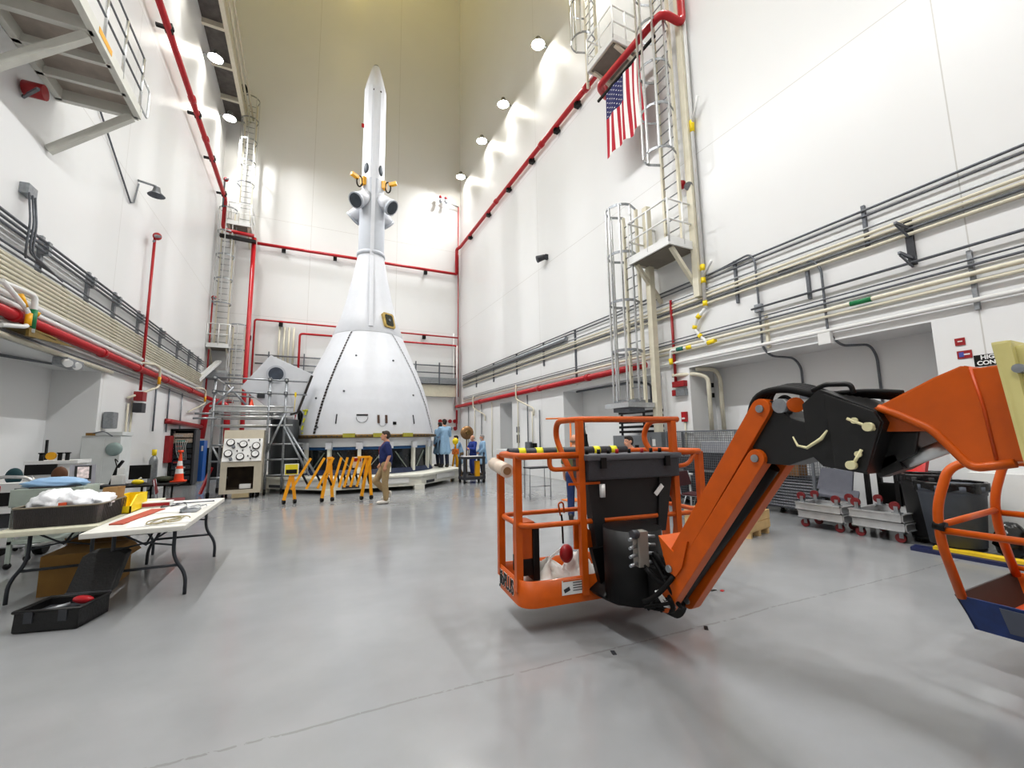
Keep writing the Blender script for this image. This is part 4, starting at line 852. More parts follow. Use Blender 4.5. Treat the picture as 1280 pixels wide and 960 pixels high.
# foam pad on the far rail
fp = part('rail_pad', MB().mat(DGREY).tube([bk(.1, BW - .02, 1.40), bk(1.42, BW - .02, 1.40)], .045, 12), t)
for s in (.2, .38, .6, .82, 1.02, 1.22): part('yellow_tape', MB().mat(M('pad_yellow', (232, 224, 30), .5)).tube([bk(s, BW - .02, 1.40), bk(s + .07, BW - .02, 1.40)], .048, 12), fp)
# control console
cs = part('control_console', MB().mat(DGREY).box(bk(1.06, .08, 1.26), (.94, .3, .17), ya), t, bevel=.02)
part('console_lid', MB().mat(M('lid_grey', (78, 80, 86), .5)).box(bk(1.06, .08, 1.365), (.98, .34, .05), ya), cs, bevel=.015)
for s in (.72, 1.38): part('latch', MB().mat(BLACK).box(bk(s, -.09, 1.32), (.05, .03, .09), ya), cs)
for s in (.66, .78, .88, .97, 1.1, 1.24, 1.34, 1.44): part('toggle', MB().mat(BLACK if s not in (.97, 1.24) else RED).cyl(bk(s, .08, 1.39), bk(s, .08, 1.43), .016, n=8), cs)
part('console_back', MB().mat(M('satin_black', (20, 20, 22), .55, var=.2)).prism([bk(.66, .0, 1.18), bk(1.46, .0, 1.18), bk(1.36, .0, .78), bk(1.3, .0, .4), bk(.74, .0, .4), bk(.72, .0, .8)], V * .12), t, bevel=.015)
part('side_cheek', MB().mat(M('satin_black', (20, 20, 22))).prism([bk(.6, -.02, 1.18), bk(.72, -.02, 1.18), bk(.8, -.02, .38), bk(.7, -.02, .38)], V * .1), t)
part('side_cheek', MB().mat(M('satin_black', (20, 20, 22))).prism([bk(1.34, -.02, 1.18), bk(1.48, -.02, 1.18), bk(1.38, -.02, .7), bk(1.3, -.02, .7)], V * .1), t)
part('white_fitting', MB().mat(WHITE).cyl(bk(.73, -.04, 1.14), bk(.73, -.04, 1.03), .025), t); part('white_label', MB().mat(WHITE).bar(bk(1.28, -.03, 1.02), bk(1.36, -.03, 1.1), .01, .04), t)
# slew unit between console and jib
SLB = [(x, 2.86, z) for x, z in ((2.36, .53), (2.33, .40), (2.16, .29), (2.2, .25), (2.3, .20), (2.42, .17), (2.5, .185), (2.57, .26), (2.6, .36), (2.6, .53))]
part('slew_housing', MB().mat(BLACK).cyl((2.40, 2.78, .28), (2.40, 2.78, .82), .23, n=28), t); part('slew_base', MB().mat(BLACK).prism(SLB, (0, .3, 0)), t, bevel=.02); part('slew_motor', MB().mat(BLACK).cyl((2.52, 2.45, .3), (2.52, 2.62, .3), .09, n=20), t)
part('slew_arm', MB().mat(BLACK).bb((2.34, 2.38, .3), (2.56, 2.75, .58)), t, bevel=.03)
part('mount_plate', MB().mat(BLACK).prism([bk(.6, -.06, .62), bk(1.25, -.06, .66), bk(1.2, -.06, .22), bk(.86, -.06, .2), bk(.68, -.06, .3)], V * .06), t)
vb = part('valve_block', MB().mat(M('valve_grey', (138, 136, 130), .5, .4)).box((2.235, 2.5, .73), (.085, .08, .25), radians(-10)), t, bevel=.008)
for k in range(4):
    for s in (-1, 1): part('fitting', MB().mat(GALV).cyl((2.235 + s * .04, 2.5, .63 + .06 * k), (2.235 + s * .12, 2.48, .625 + .06 * k), .014, .011), vb)
part('solenoid', MB().mat(DGREY).cyl((2.14, 2.48, .84), (2.19, 2.48, .84), .03), vb)
for k in range(26):
    a = random.random(); p = Vector((2.2 + .3 * random.random(), 2.42 + .1 * random.random(), .3 + .45 * random.random())); q = Vector((2.3 + .22 * random.random(), 2.28 + .15 * random.random(), .35 + .3 * random.random()))
    md = (p + q) / 2 + Vector((random.uniform(-.06, .06), -.12 * random.random(), -.14 * random.random()))
    part('hydraulic_hose', MB().mat(RUBBER).tube([p * (1 - u) ** 2 + md * 2 * u * (1 - u) + q * u * u for u in [i / 8 for i in range(9)]], .012 + .006 * random.random(), 6), t)
for k in range(2): part('white_connector', MB().mat(WHITE).tube([(2.26 + .02 * k, 2.4, .46), (2.3 + .03 * k, 2.36, .37), (2.36 + .02 * k, 2.34, .35)], [.008, .014, .012], 6), t)
# jib parallelogram in the plane x = const
A_, B_, C_, D_ = (2.305, .655), (2.40, .352), (1.563, 1.69), (1.618, 1.408)
def link(name, x0, x1, p, q, h, mat=ORANGE):
    P_, Q_ = Vector(((x0 + x1) / 2, *p)), Vector(((x0 + x1) / 2, *q)); mb = MB().mat(mat).bar(P_, Q_, x1 - x0, h, (1, 0, 0)) if False else MB().mat(mat)
    d = (Q_ - P_).normalized(); nrm = Vector((0, -d.z, d.y)); poly = []
    for c0, sg_ in ((P_, -1), (Q_, 1)):
        for k in range(9):
            an = -pi / 2 + pi * k / 8; poly.append(Vector((x0, c0.y, c0.z)) + d * sg_ * cos(an) * h / 2 + nrm * sg_ * sin(an) * h / 2)
    o = part(name, mb.prism(poly, (x1 - x0, 0, 0)), t, bevel=.006)
    for c0 in (P_, Q_): part('pin', MB().mat(GALV).cyl((x0 - .012, c0.y, c0.z), (x0, c0.y, c0.z), .022, n=14), o)
    return o
link('upper_link', 2.33, 2.41, A_, C_, .115); link('lower_link', 2.33, 2.41, B_, D_, .105)
link('upper_link', 2.52, 2.6, A_, C_, .11); link('lower_link', 2.52, 2.6, (2.36, .36), (1.6, 1.4), .11)
part('jib_gap_shade', MB().mat(M('link_shadow_black', (18, 12, 10), .6)).prism([(2.43, 2.3, .50), (2.43, 2.38, .36), (2.43, 1.66, 1.34), (2.43, 1.6, 1.5)], (.08, 0, 0)), t)  # dark sheet between the links; shade of the gap put into its colour
part('jib_cylinder', MB().mat(BLACK).cyl((2.47, 2.36, .42), (2.47, 1.62, 1.36), .05, n=14), t)
part('link_bracket', MB().mat(ORANGE).prism([(2.315, 2.40, .83), (2.315, 2.33, .60), (2.315, 2.26, .585), (2.315, 2.2, .66), (2.315, 2.14, .84), (2.315, 2.2, .80), (2.315, 2.27, .745), (2.315, 2.35, .80)], (.3, 0, 0)), t)
part('bracket_pin', MB().mat(GALV).cyl((2.3, 2.31, .625), (2.315, 2.31, .625), .025), t)
# knuckle
KB = M('knuckle_black', (17, 17, 18), .4, var=.3)
part('knuckle_arm', MB().mat(KB).prism([(2.36, y, z) for y, z in ((1.60, 1.72), (1.52, 1.735), (1.42, 1.63), (1.28, 1.585), (1.28, 1.44), (1.45, 1.375), (1.62, 1.38), (1.66, 1.5))], (.2, 0, 0)), t, bevel=.01)
part('knuckle_block', MB().mat(KB).prism([(2.29, y, z) for y, z in ((1.31, 1.695), (1.225, 1.762), (1.205, 1.755), (1.0, 1.645), (.975, 1.59), (1.06, 1.36), (1.24, 1.385), (1.30, 1.45))], (.3, 0, 0)), t, bevel=.012)
part('knuckle_step', MB().mat(KB).prism([(2.272, y, z) for y, z in ((1.2, 1.74), (1.0, 1.64), (.98, 1.59), (1.055, 1.37), (1.18, 1.385))], (.02, 0, 0)), t, bevel=.006)
part('knuckle_tail', MB().mat(KB).prism([(2.4, y, z) for y, z in ((1.06, 1.55), (.9, 1.55), (.925, 1.45), (1.06, 1.36))], (.3, 0, 0)), t, bevel=.01)
part('leveling_rod', MB().mat(ALU).cyl((2.45, .99, 1.41), (2.45, .80, 1.50), .03, n=14), t); part('rod_cover', MB().mat(KB).bar((2.45, 1.08, 1.37), (2.45, .985, 1.415), .1, .07), t)
LAN = M('lanyard_cream', (210, 204, 164), .6)
for (a, b, c, d) in (((1.098, 1.612), (1.07, 1.602), (1.015, 1.572), (.995, 1.56)), ((1.055, 1.47), (1.07, 1.45), (1.098, 1.40), (1.105, 1.385))):
    lp = part('lock_pin', MB().mat(LAN).tube([(2.255, *a), (2.255, *d)], .007, 8), t); part('disc', MB().mat(LAN).cyl((2.262, *c), (2.235, *c), .02, n=16), lp); part('disc', MB().mat(LAN).cyl((2.262, *b), (2.25, *b), .014, n=16), lp)
part('tether', MB().mat(LAN).tube([(2.28, 1.365, 1.53), (2.27, 1.34, 1.485), (2.26, 1.29, 1.475), (2.26, 1.22, 1.52), (2.26, 1.19, 1.56)], [.004, .006, .008, .009, .004], 8), t)
def arc(p, q, up_, n=14): return [Vector(p).lerp(Vector(q), i / n) + Vector((0, 0, up_ * 4 * (i / n) * (1 - i / n))) for i in range(n + 1)]
for k in range(5):
    x = 2.38 + .045 * k; part('arched_hose', MB().mat(RUBBER).tube(fillet([(x, 1.68, 1.60 + .01 * k), (x, 1.62, 1.78 + .012 * k), (x, 1.45, 1.80 + .008 * k), (x, 1.25, 1.73)], .12), .02 - .002 * k, 8), t)
    part('trailing_hose', MB().mat(RUBBER).tube(arc((x, 1.25, 1.74), (x, .93, 1.72 - .01 * k), .012), .012, 8), t)
part('hose_guard', MB().mat(BLACK).tube(fillet([(2.3, 1.26, 1.76), (2.3, 1.2, 1.785), (2.3, 1.09, 1.775), (2.3, 1.08, 1.73)], .02), .012, 8), t)
part('cable_loop', MB().mat(RUBBER).tube(arc((2.4, 1.52, 1.7), (2.4, 1.4, 1.68), .06), .012, 8), t)
part('sensor_cap', MB().mat(ORANGE).cyl((2.38, 1.40, 1.70), (2.36, 1.38, 1.70), .04, n=18), t); part('pivot_pin', MB().mat(GALV).cyl((2.34, 1.46, 1.70), (2.44, 1.46, 1.70), .04, n=18), t)
# boom nose (fly section)
NX = 2.31
nose = [(1.02, 1.655), (.992, 1.668), (.80, 1.768), (.715, 1.803), (.695, 1.80), (.685, 1.785), (.63, 1.79), (.2, 1.80), (.2, 1.44), (.61, 1.435), (.722, 1.40), (.77, 1.45), (.803, 1.505), (.83, 1.56), (.93, 1.62)]
part('boom_nose', MB().mat(ORANGE).prism([(NX, y, z) for y, z in nose], (.34, 0, 0)), t, bevel=.012)
part('nose_flange', MB().mat(ORANGE).tube(fillet([(NX + .005, 1.0, 1.658), (NX + .005, .93, 1.622), (NX + .005, .825, 1.555), (NX + .005, .725, 1.405), (NX + .005, .61, 1.43)], .03), .017, 10), t)
part('nose_web', MB().mat(ORANGE).prism([(NX + .03, y, z) for y, z in ((1.0, 1.64), (1.03, 1.55), (.82, 1.548), (.9, 1.6))], (.28, 0, 0)), t)
part('seam_weld', MB().mat(M('weld_orange', (190, 72, 10), .4)).tube([(NX, .688, 1.79), (NX, .668, 1.64), (NX, .655, 1.44)], .006, 6), t)
part('outer_boom', MB().mat(LCREAM).bb((2.24, -3.1, 1.43), (2.7, .555, 1.845)), t, bevel=.012)
part('boom_collar', MB().mat(LCREAM).prism([(2.215, y, z) for y, z in ((.60, 1.865), (.55, 1.865), (.52, 1.40), (.565, 1.40))], (.52, 0, 0)), t, bevel=.01)
part('collar_rib', MB().mat(LCREAM).prism([(2.222, y, z) for y, z in ((.575, 1.835), (.55, 1.845), (.525, 1.41), (.55, 1.41))], (-.012, 0, 0)), t)
for y, z in ((.54, 1.76), (.5, 1.57)): part('bolt', MB().mat(GALV).cyl((2.2, y, z), (2.245, y, z), .016 if z > 1.7 else .008, n=12), t)
part('riser', MB().mat(ORANGE).bb((2.3, -3.4, .8), (2.64, -2.9, 1.9)), t, bevel=.02)
part('chassis', MB().mat(ORANGE).bb((1.75, -4.4, .35), (3.2, -2.2, .9)), t, bevel=.06)
for x in (1.7, 3.25):
    for y in (-4.1, -2.5): part('wheel', MB().mat(RUBBER).cyl((x - .14, y, .4), (x + .14, y, .4), .4, n=28), t)
# things in and on the basket
WR = M('clear_roll', (222, 206, 190), .25, var=.1, alpha=.92)
RA, RB = Vector((1.625, 3.78, 1.30)), Vector((1.565, 3.36, 1.262))
s_ = thing('film_roll', 'roll of clear wrap hung on left end of basket rail', 'roll', tuple(bk(-.06, .42, 1.22)))
part('roll', MB().mat(WR).cyl(RA, RB, .06, n=20), s_); part('core', MB().mat(M('card_core', (150, 116, 80), .8)).cyl(RB, RB + (RB - RA) * .02, .034, n=16), s_)
part('loose_sheet', MB().mat(FILM).grid(lambda u, v: bk(.06 + .05 * v * sin(u * 5), .66 - .5 * u, 1.25 - .12 * v - .05 * v * sin(u * 3)), 10, 6), s_)
sh = M('white_sheeting', (228, 226, 222), .6, var=.05, bump=.3, scale=8)
def heap(c, a, b, h, seed, n=26):
    rr = random.Random(seed); ph = [rr.uniform(0, 6.28) for _ in range(8)]
    def fn(u, v):
        an = 2 * pi * v; r = u; k = 1 + .12 * sin(3 * an + ph[0]) + .07 * sin(7 * an + ph[1]); z = h * (1 - r ** 1.7) * (1 + .22 * sin(4 * an + ph[2] + 3 * r) + .13 * sin(9 * r + 5 * an + ph[3]) + .1 * sin(13 * an + ph[4] + 8 * r))
        p = Vector((a * r * k * cos(an), b * r * k * sin(an), max(0, z))); return Vector(c) + U * p.x + V * p.y + Vector((0, 0, p.z))
    return fn
solo('plastic_sheet', MB().mat(sh).grid(heap(bk(.36, .3, .217), .3, .26, .21, 3), 14, 36).grid(heap(bk(.66, .3, .217), .26, .24, .25, 5), 14, 36), 'crumpled white plastic sheeting lying on floor of orange basket', 'plastic sheet')
lt = thing('lanyard_reel', 'dark red retractor reel on a lanyard over the white sheeting in basket', 'reel', tuple(bk(.5, .24, .43)))
part('reel', MB().mat(DRED).ell(bk(.5, .22, .53), (.065, .05, .08), 18, 12), lt); part('strap', MB().mat(WHITE).bar(bk(.34, .3, .46), bk(.48, .24, .58), .012, .02).bar(bk(.47, .2, .45), bk(.45, .2, .4), .01, .02), lt)
part('lanyard', MB().mat(BLACK).tube([bk(.5, .28, .6), bk(.505, .3, .8), bk(.5, .3, .85)], .009, 6), lt); part('hook', MB().mat(ORANGE).tube(fillet([bk(.49, .3, .84), bk(.47, .3, .95), bk(.52, .3, .96), bk(.53, .3, .86)], .03), .008, 6), lt)

# ------------------------------------------------------------------ second lift basket at the right edge
t = thing('lift_basket', 'second orange lift basket with hooped rails and blue taped toe plate, right edge', 'lift basket', (4.5, .4, 0))
c = Vector((3.92, 1.39, 0)); L2, W2 = 1.9, 1.0
BT = M('blue_taped_plate', (24, 52, 110), .5, var=.2, scale=14)
def tray(z0, z1):
    mb = MB(); x0, x1, y1, y0 = 3.92, 4.92, 1.39, -.5; dx = .07
    mb.mat(BT).prism([(x0, y1, z1), (x0, y0, z1), (x0 + dx, y0, z0), (x0 + dx, y1 - .04, z0)], (.012, 0, 0))
    mb.mat(M('toe_dark', (50, 40, 36), .6)).prism([(x0, y1, z1), (x1, y1, z1), (x1 - dx, y1 - .06, z0), (x0 + dx, y1 - .06, z0)], (0, .012, 0))
    mb.mat(ORANGE).prism([(x1, y1, z1), (x1, y0, z1), (x1 - dx, y0, z0), (x1 - dx, y1, z0)], (.012, 0, 0)).prism([(x0, y0, z1), (x1, y0, z1), (x1 - dx, y0 + .05, z0), (x0 + dx, y0 + .05, z0)], (0, -.012, 0))
    mb.mat(M('tray_floor', (196, 76, 24), .6, var=.15)).prism([(x0 + dx, y0, z0), (x1 - dx, y0, z0), (x1 - dx, y1 - .05, z0), (x0 + dx, y1 - .05, z0)], (0, 0, .02)); return mb
part('tray', tray(.26, .47), t)
part('toe_cloth', MB().mat(M('grey_cloth', (84, 90, 104), .85)).prism([(3.925, 1.2, .45), (3.925, -.4, .45), (3.965, -.4, .33), (3.965, 1.18, .3)], (-.008, 0, 0)), t)
def hoop(x, y, sx):
    return fillet([(x, y, .46), (x - .13 * sx, y + .02, .82), (x - .15 * sx, y + .01, 1.05), (x - .09 * sx, y - .05, 1.3), (x - .02 * sx, y - .14, 1.355), (x - .02 * sx, -.4, 1.355), (x, -.48, .46)], .1)
part('hoop', MB().mat(ORANGE).tube(hoop(3.93, 1.37, 1), .027, 12), t); part('hoop', MB().mat(ORANGE).tube(hoop(4.86, 1.37, 1), .027, 12), t)
part('mid_rail', MB().mat(ORANGE).tube([(3.79, 1.385, .93), (4.73, 1.385, .95)], .022, 10), t); part('mid_rail', MB().mat(ORANGE).tube([(3.79, 1.38, .9), (3.79, -.45, .9)], .022, 10), t)
part('cross_rail', MB().mat(ORANGE).tube([(3.92, 1.22, 1.355), (4.83, 1.22, 1.355)], .022, 10), t); part('far_rail', MB().mat(ORANGE).tube([(4.74, 1.38, .93), (4.74, -.45, .93)], .022, 10), t); part('low_rail', MB().mat(ORANGE).tube([(4.85, 1.36, .52), (4.85, -.45, .52)], .018, 10), t)
part('strap', MB().mat(BLACK).cyl((3.79, 1.41, .93), (3.79, 1.35, .92), .033), t)
part('boom', MB().mat(ORANGE).bar((4.4, -.45, .42), (4.4, -2.6, .62), .22, .22), t)
part('chassis', MB().mat(ORANGE).bb((3.8, -4.2, .3), (5.0, -2.4, .9)), t, bevel=.05)
for x in (3.8, 5.0):
    for y in (-3.9, -2.7): part('wheel', MB().mat(RUBBER).cyl((x - .12, y, .34), (x + .12, y, .34), .34, n=24), t)
# ------------------------------------------------------------------ folding tables
TW = M('table_white', (206, 205, 199), .5, var=.04); TI = M('table_ivory', (206, 204, 184), .5, var=.05); TL = M('table_leg', (54, 58, 64), .45, .3, var=.1)
def folding_table(label, cx, cy, rz, L_, W_, H_, top, group):
    t = thing('folding_table', label, 'table', (cx, cy, 0), rz, group)
    part('tabletop', MB().mat(top).bb((-W_ / 2, -L_ / 2, H_ - .05), (W_ / 2, L_ / 2, H_)), t, world=False, bevel=.012)
    for s in (-1, 1):
        ye = s * (L_ / 2 - .34)
        for a in (-1, 1):
            part('leg', MB().mat(TL).tube(fillet([(a * .24, ye, H_ - .05), (a * .24, ye, .38), (a * .36, ye, .2), (a * .36, ye, .0)], .1), .017, 10), t, world=False)
        part('cross_bar', MB().mat(TL).tube([(-.3, ye, .3), (.3, ye, .3)], .014, 8), t, world=False)
        part('folding_brace', MB().mat(TL).tube([(-.2, ye, .66), (0, ye - s * .05, .52), (.2, ye, .66)], .01, 8).tube([(0, ye - s * .05, .52), (0, ye - s * .4, H_ - .06)], .01, 8).tube([(-.24, ye, .5), (0, ye - s * .05, .54), (.24, ye, .5)], .009, 8), t, world=False)
    return t
T1 = folding_table('white folding table with papers, wires and a red strip on top', -1.43, 6.38, 0, 2.24, .78, .74, TW, 'folding tables')
T2 = folding_table('ivory folding table carrying the ribbed grey bin at left edge', -2.23, 6.9, 0, 2.3, .76, .735, TI, 'folding tables')
# table 1 contents
solo('red_strip', MB().prism([(-1.74, 5.66, .741), (-1.62, 5.62, .741), (-1.52, 6.62, .741), (-1.66, 6.64, .741)], (0, 0, .012)), 'long terracotta red strip lying on white folding table', 'strip', M('terracotta', (168, 76, 54), .7))
PAP = M('paper_white', (216, 216, 214), .6, var=.02)
for i, (x, y, a, w, h, lab) in enumerate(((-1.35, 5.75, .2, .5, .7, 'large creased white sheet on near end of white table'), (-1.35, 6.6, -.1, .5, .6, 'white sheet in the middle of white table'), (-1.4, 7.15, .1, .6, .4, 'white sheet on the far end of white table'))):
    solo('paper_sheet', MB().grid(lambda u, v, x=x, y=y, a=a, w=w, h=h: Vector((x + (u - .5) * w * cos(a) - (v - .5) * h * sin(a), y + (u - .5) * w * sin(a) + (v - .5) * h * cos(a), .743 + .006 * sin(9 * u + 4 * v) ** 2 * sin(pi * u) * sin(pi * v))), 12, 12), lab, 'paper', PAP, 'sheets on the white table')
WIRE = M('wire_tan', (150, 140, 104), .5, var=.3)
for i, (x, y, s, lab) in enumerate(((-1.25, 5.6, .2, 'tangle of tan wire on near right of white table'), (-1.2, 6.5, .16, 'grey wire coil at right edge of white table'), (-1.5, 6.85, .16, 'thin dark wire curl toward the far end of white table'))):
    rr = random.Random(20 + i); pts = [Vector((x + s * .8 * cos(k * .7) * (1 - k / 40) + rr.uniform(-.02, .02), y + s * sin(k * .9) + rr.uniform(-.02, .02), .75 + .02 * rr.random())) for k in range(22)]
    solo('wire_coil', MB().tube(fillet(pts, .05, 3), .004 if i else .006, 5), lab, 'wire', (WIRE, GALV, DGREY)[i])
solo('metal_bracket', MB().bb((-1.28, 6.15, .745), (-1.12, 6.4, .757)).bb((-1.28, 6.15, .745), (-1.26, 6.4, .79)), 'small grey metal bracket on right side of white table', 'bracket', GALV)
solo('metal_rod', MB().cyl((-1.42, 7.05, .752), (-1.1, 7.1, .752), .008, n=8), 'thin grey rod across far end of white table', 'rod', DGALV)
t = thing('label_box', 'flat box with red lettered side at back left of white table', 'box', (-1.68, 6.95, .742)); part('body', MB().mat(WHITE).box((-1.68, 6.95, .775), (.3, .16, .065), .05), t)
mb = MB().mat(DRED); mb.box((-1.676, 6.868, .775), (.27, .004, .04), .05); part('red_print', mb, t)
# table 2 contents
RIB = M('ribbed_grey', (88, 84, 84), .6, var=.25, scale=50)
t = thing('ribbed_bin', 'long grey-brown ribbed bin full of plastic bags on ivory table', 'bin', (-2.22, 6.25, .737))
def binloop(z, g=0.): return fillet([(-2.55 - g, 5.9 - g, z), (-1.9 + g, 5.9 - g, z), (-1.9 + g, 6.6 + g, z), (-2.55 - g, 6.6 + g, z)], .09, 8, True)
lo_, hi_ = binloop(.737), binloop(.925, .01); mb = MB().mat(RIB); n = len(lo_)
for k in range(n): mb.add([lo_[k], lo_[(k + 1) % n], hi_[(k + 1) % n], hi_[k]], [(0, 1, 2, 3)], True)
mb.add(lo_, [tuple(range(n))])
wl = part('wall', mb, t)
rb = MB().mat(M('rib_dark', (64, 60, 60), .6, var=.2))
for k in range(64):
    x = -2.54 + .63 * k / 63; rb.bar((x, 5.893, .742), (x, 5.884, .92), .005, .006, (0, -1, 0))
for k in range(20):
    y = 5.97 + .6 * k / 19; rb.bar((-1.893, y, .742), (-1.884, y, .92), .005, .006, (1, 0, 0))
part('ribs', rb, wl); part('rim', MB().mat(M('rim_tan', (120, 112, 96), .6)).tube(binloop(.928, .012), .009, 8, closed=True), t)
BAG = M('plastic_bag_white', (232, 234, 238), .3, var=.04, bump=.5, scale=12)
def lump(c, r, seed, amp=.16):
    rr = random.Random(seed); ph = [rr.uniform(0, 6.28) for _ in range(6)]
    def fn(u, v):
        th, an = pi * u, 2 * pi * v; k = 1 + amp * sin(3 * an + ph[0]) * sin(2 * th + ph[1]) + amp * .6 * sin(7 * an + ph[2] + 5 * th) + amp * .4 * sin(11 * th + ph[3] - 4 * an)
        k = 1 + (k - 1) * sin(th); return Vector(c) + Vector((r[0] * k * sin(th) * cos(an), r[1] * k * sin(th) * sin(an), r[2] * k * cos(th)))
    return fn
for i, (c, r, lab) in enumerate((((-2.36, 6.2, .93), (.17, .24, .15), 'crumpled white plastic bag at left end of ribbed bin'), ((-2.14, 6.12, .935), (.16, .2, .13), 'crumpled clear-white plastic bag in middle of ribbed bin'), ((-1.98, 6.2, .93), (.1, .22, .09), 'flattened white plastic bag at right end of ribbed bin'))):
    solo('plastic_bag', MB().grid(lump(c, r, 31 + i), 18, 28), lab, 'plastic bag', BAG, 'bags in the ribbed bin')
solo('paper_bag', MB().prism([(-2.08, 6.42, .8), (-1.92, 6.36, .8), (-1.9, 6.36, 1.06), (-2.06, 6.44, 1.05)], (.03, .1, 0)), 'brown paper bag standing at the back of ribbed bin', 'paper bag', M('kraft', (158, 122, 76), .8, var=.15))
solo('orange_tag', MB().box((-2.2, 5.935, .945), (.06, .02, .03), .2), 'small orange tag on bag in the ribbed bin', 'tag', M('tag_orange', (228, 92, 50), .6))
t = thing('yellow_bin', 'yellow plastic open-front bin beside the ribbed bin', 'bin', (-1.92, 6.85, .737)); YB2 = M('bin_yellow', (240, 208, 20), .4)
part('body', MB().mat(YB2).prism([(-2.0, 6.5, .737), (-2.0, 7.05, .737), (-2.0, 7.05, .93), (-2.0, 6.68, .93), (-2.0, 6.5, .82)], (.015, 0, 0)).prism([(-1.83, 6.5, .737), (-1.83, 7.05, .737), (-1.83, 7.05, .93), (-1.83, 6.68, .93), (-1.83, 6.5, .82)], (.015, 0, 0)).bb((-2.0, 6.5, .737), (-1.815, 7.05, .747)).bb((-2.0, 7.04, .737), (-1.815, 7.05, .93)).bb((-2.0, 6.5, .737), (-1.815, 6.51, .82)), t)
# under the tables
t = thing('cardboard_box', 'tall brown cardboard box with open flaps under the folding tables', 'box', (-2.14, 6.45, 0)); KR = M('cardboard', (142, 106, 52), .85, var=.12, scale=4)
part('body', MB().mat(KR).bb((-2.42, 6.2, 0), (-1.84, 6.75, .4)), t, bevel=.004); part('flap', MB().mat(KR).prism([(-2.42, 6.75, .4), (-1.84, 6.75, .4), (-1.86, 6.6, .5), (-2.4, 6.6, .5)], (0, .006, 0)), t); part('flap', MB().mat(KR).prism([(-1.84, 6.2, .4), (-1.84, 6.75, .4), (-1.74, 6.7, .3), (-1.74, 6.25, .3)], (.004, 0, 0)), t)
t = thing('tool_case', 'open black hard case with red tool inside, on floor by table', 'case', (-1.86, 5.25, 0), radians(-14)); CB = M('case_black', (14, 14, 15), .5, var=.3, bump=.2, scale=40)
mb = MB().mat(CB); w, d, h = .46, .36, .17
mb.bb((-w / 2, -d / 2, .01), (w / 2, d / 2, .03)).bb((-w / 2, -d / 2, .01), (-w / 2 + .02, d / 2, h)).bb((w / 2 - .02, -d / 2, .01), (w / 2, d / 2, h)).bb((-w / 2, -d / 2, .01), (w / 2, -d / 2 + .02, h)).bb((-w / 2, d / 2 - .02, .01), (w / 2, d / 2, h))
part('base', mb, t, world=False, bevel=.008); part('rim', MB().mat(CB).tube([(-w / 2, -d / 2, h), (w / 2, -d / 2, h), (w / 2, d / 2, h), (-w / 2, d / 2, h)], .014, 8, closed=True), t, world=False)
part('lid', MB().mat(CB).prism([(-w / 2 + .1, d / 2, h), (w / 2, d / 2, h), (w / 2, d / 2 + .17, h + .3), (w / 2 - .06, d / 2 + .18, h + .33), (-w / 2 + .16, d / 2 + .18, h + .33), (-w / 2 + .1, d / 2 + .17, h + .3)], (0, .1, .02)), t, world=False, bevel=.015)
part('hinge_bar', MB().mat(DGREY).cyl((-w / 2 + .1, d / 2 + .01, h + .01), (w / 2, d / 2 + .01, h + .01), .012), t, world=False)
for x in (-.12, .12): part('latch', MB().mat(DGREY).bb((x - .03, -d / 2 - .012, .08), (x + .03, -d / 2, .17)), t, world=False)
part('foam_tray', MB().mat(DGREY).bb((-w / 2 + .02, -d / 2 + .02, .03), (w / 2 - .02, d / 2 - .02, .11)), t, world=False)
def on(t_, p): return tuple(W[t_] @ Vector(p))
solo('red_tool', MB().mat(RED).ell(on(t, (.1, .06, .165)), (.1, .035, .035), R=Matrix.Rotation(-.5, 3, 'Z')), 'red tool grip in the open black case', 'tool')
solo('metal_tool', MB().cyl(on(t, (-.1, -.04, .125)), on(t, (.02, .04, .14)), .018), 'short silver tool in the open black case', 'tool', GALV)
# aluminium hand truck behind ivory table
t = thing('hand_truck', 'white and silver two-wheeled equipment trolley at the left edge', 'trolley', (-3.5, 8.75, 0))
for x, y in ((-3.36, 8.6), (-3.86, 8.75)): part('wheel', MB().mat(RUBBER).cyl((x - .05, y, .13), (x + .05, y, .13), .13, n=22), t)
for x in (-3.86, -3.36): part('side_tube', MB().mat(ALU).tube(fillet([(x, 8.75, .15), (x + .02, 8.4, .5), (x, 8.3, 1.0), (x - .1, 8.35, 1.1)], .15), .025, 8), t)
part('handle', MB().mat(ALU).tube(fillet([(-3.86, 8.3, 1.0), (-3.75, 8.3, 1.12), (-3.45, 8.3, 1.1), (-3.36, 8.35, .9), (-3.28, 8.5, .3)], .08), .022, 8), t)
part('toe_frame', MB().mat(ALU).tube([(-3.9, 8.5, .16), (-3.3, 8.4, .16), (-2.9, 8.8, .2)], .022, 8), t)
part('equipment_box', MB().mat(WHITE).bb((-3.84, 8.35, .62), (-3.42, 8.6, 1.02)).mat(BLACK).bb((-3.74, 8.34, .72), (-3.64, 8.352, .9)).bb((-3.6, 8.34, .8), (-3.5, 8.352, .95)).mat(RED).bb((-3.83, 8.34, .92), (-3.74, 8.352, .99)), t)
part('equipment_box', MB().mat(DGREY).bb((-3.8, 8.4, .42), (-3.45, 8.65, .6)).mat(WHITE).bb((-3.84, 8.32, .2), (-3.6, 8.4, .42)), t)
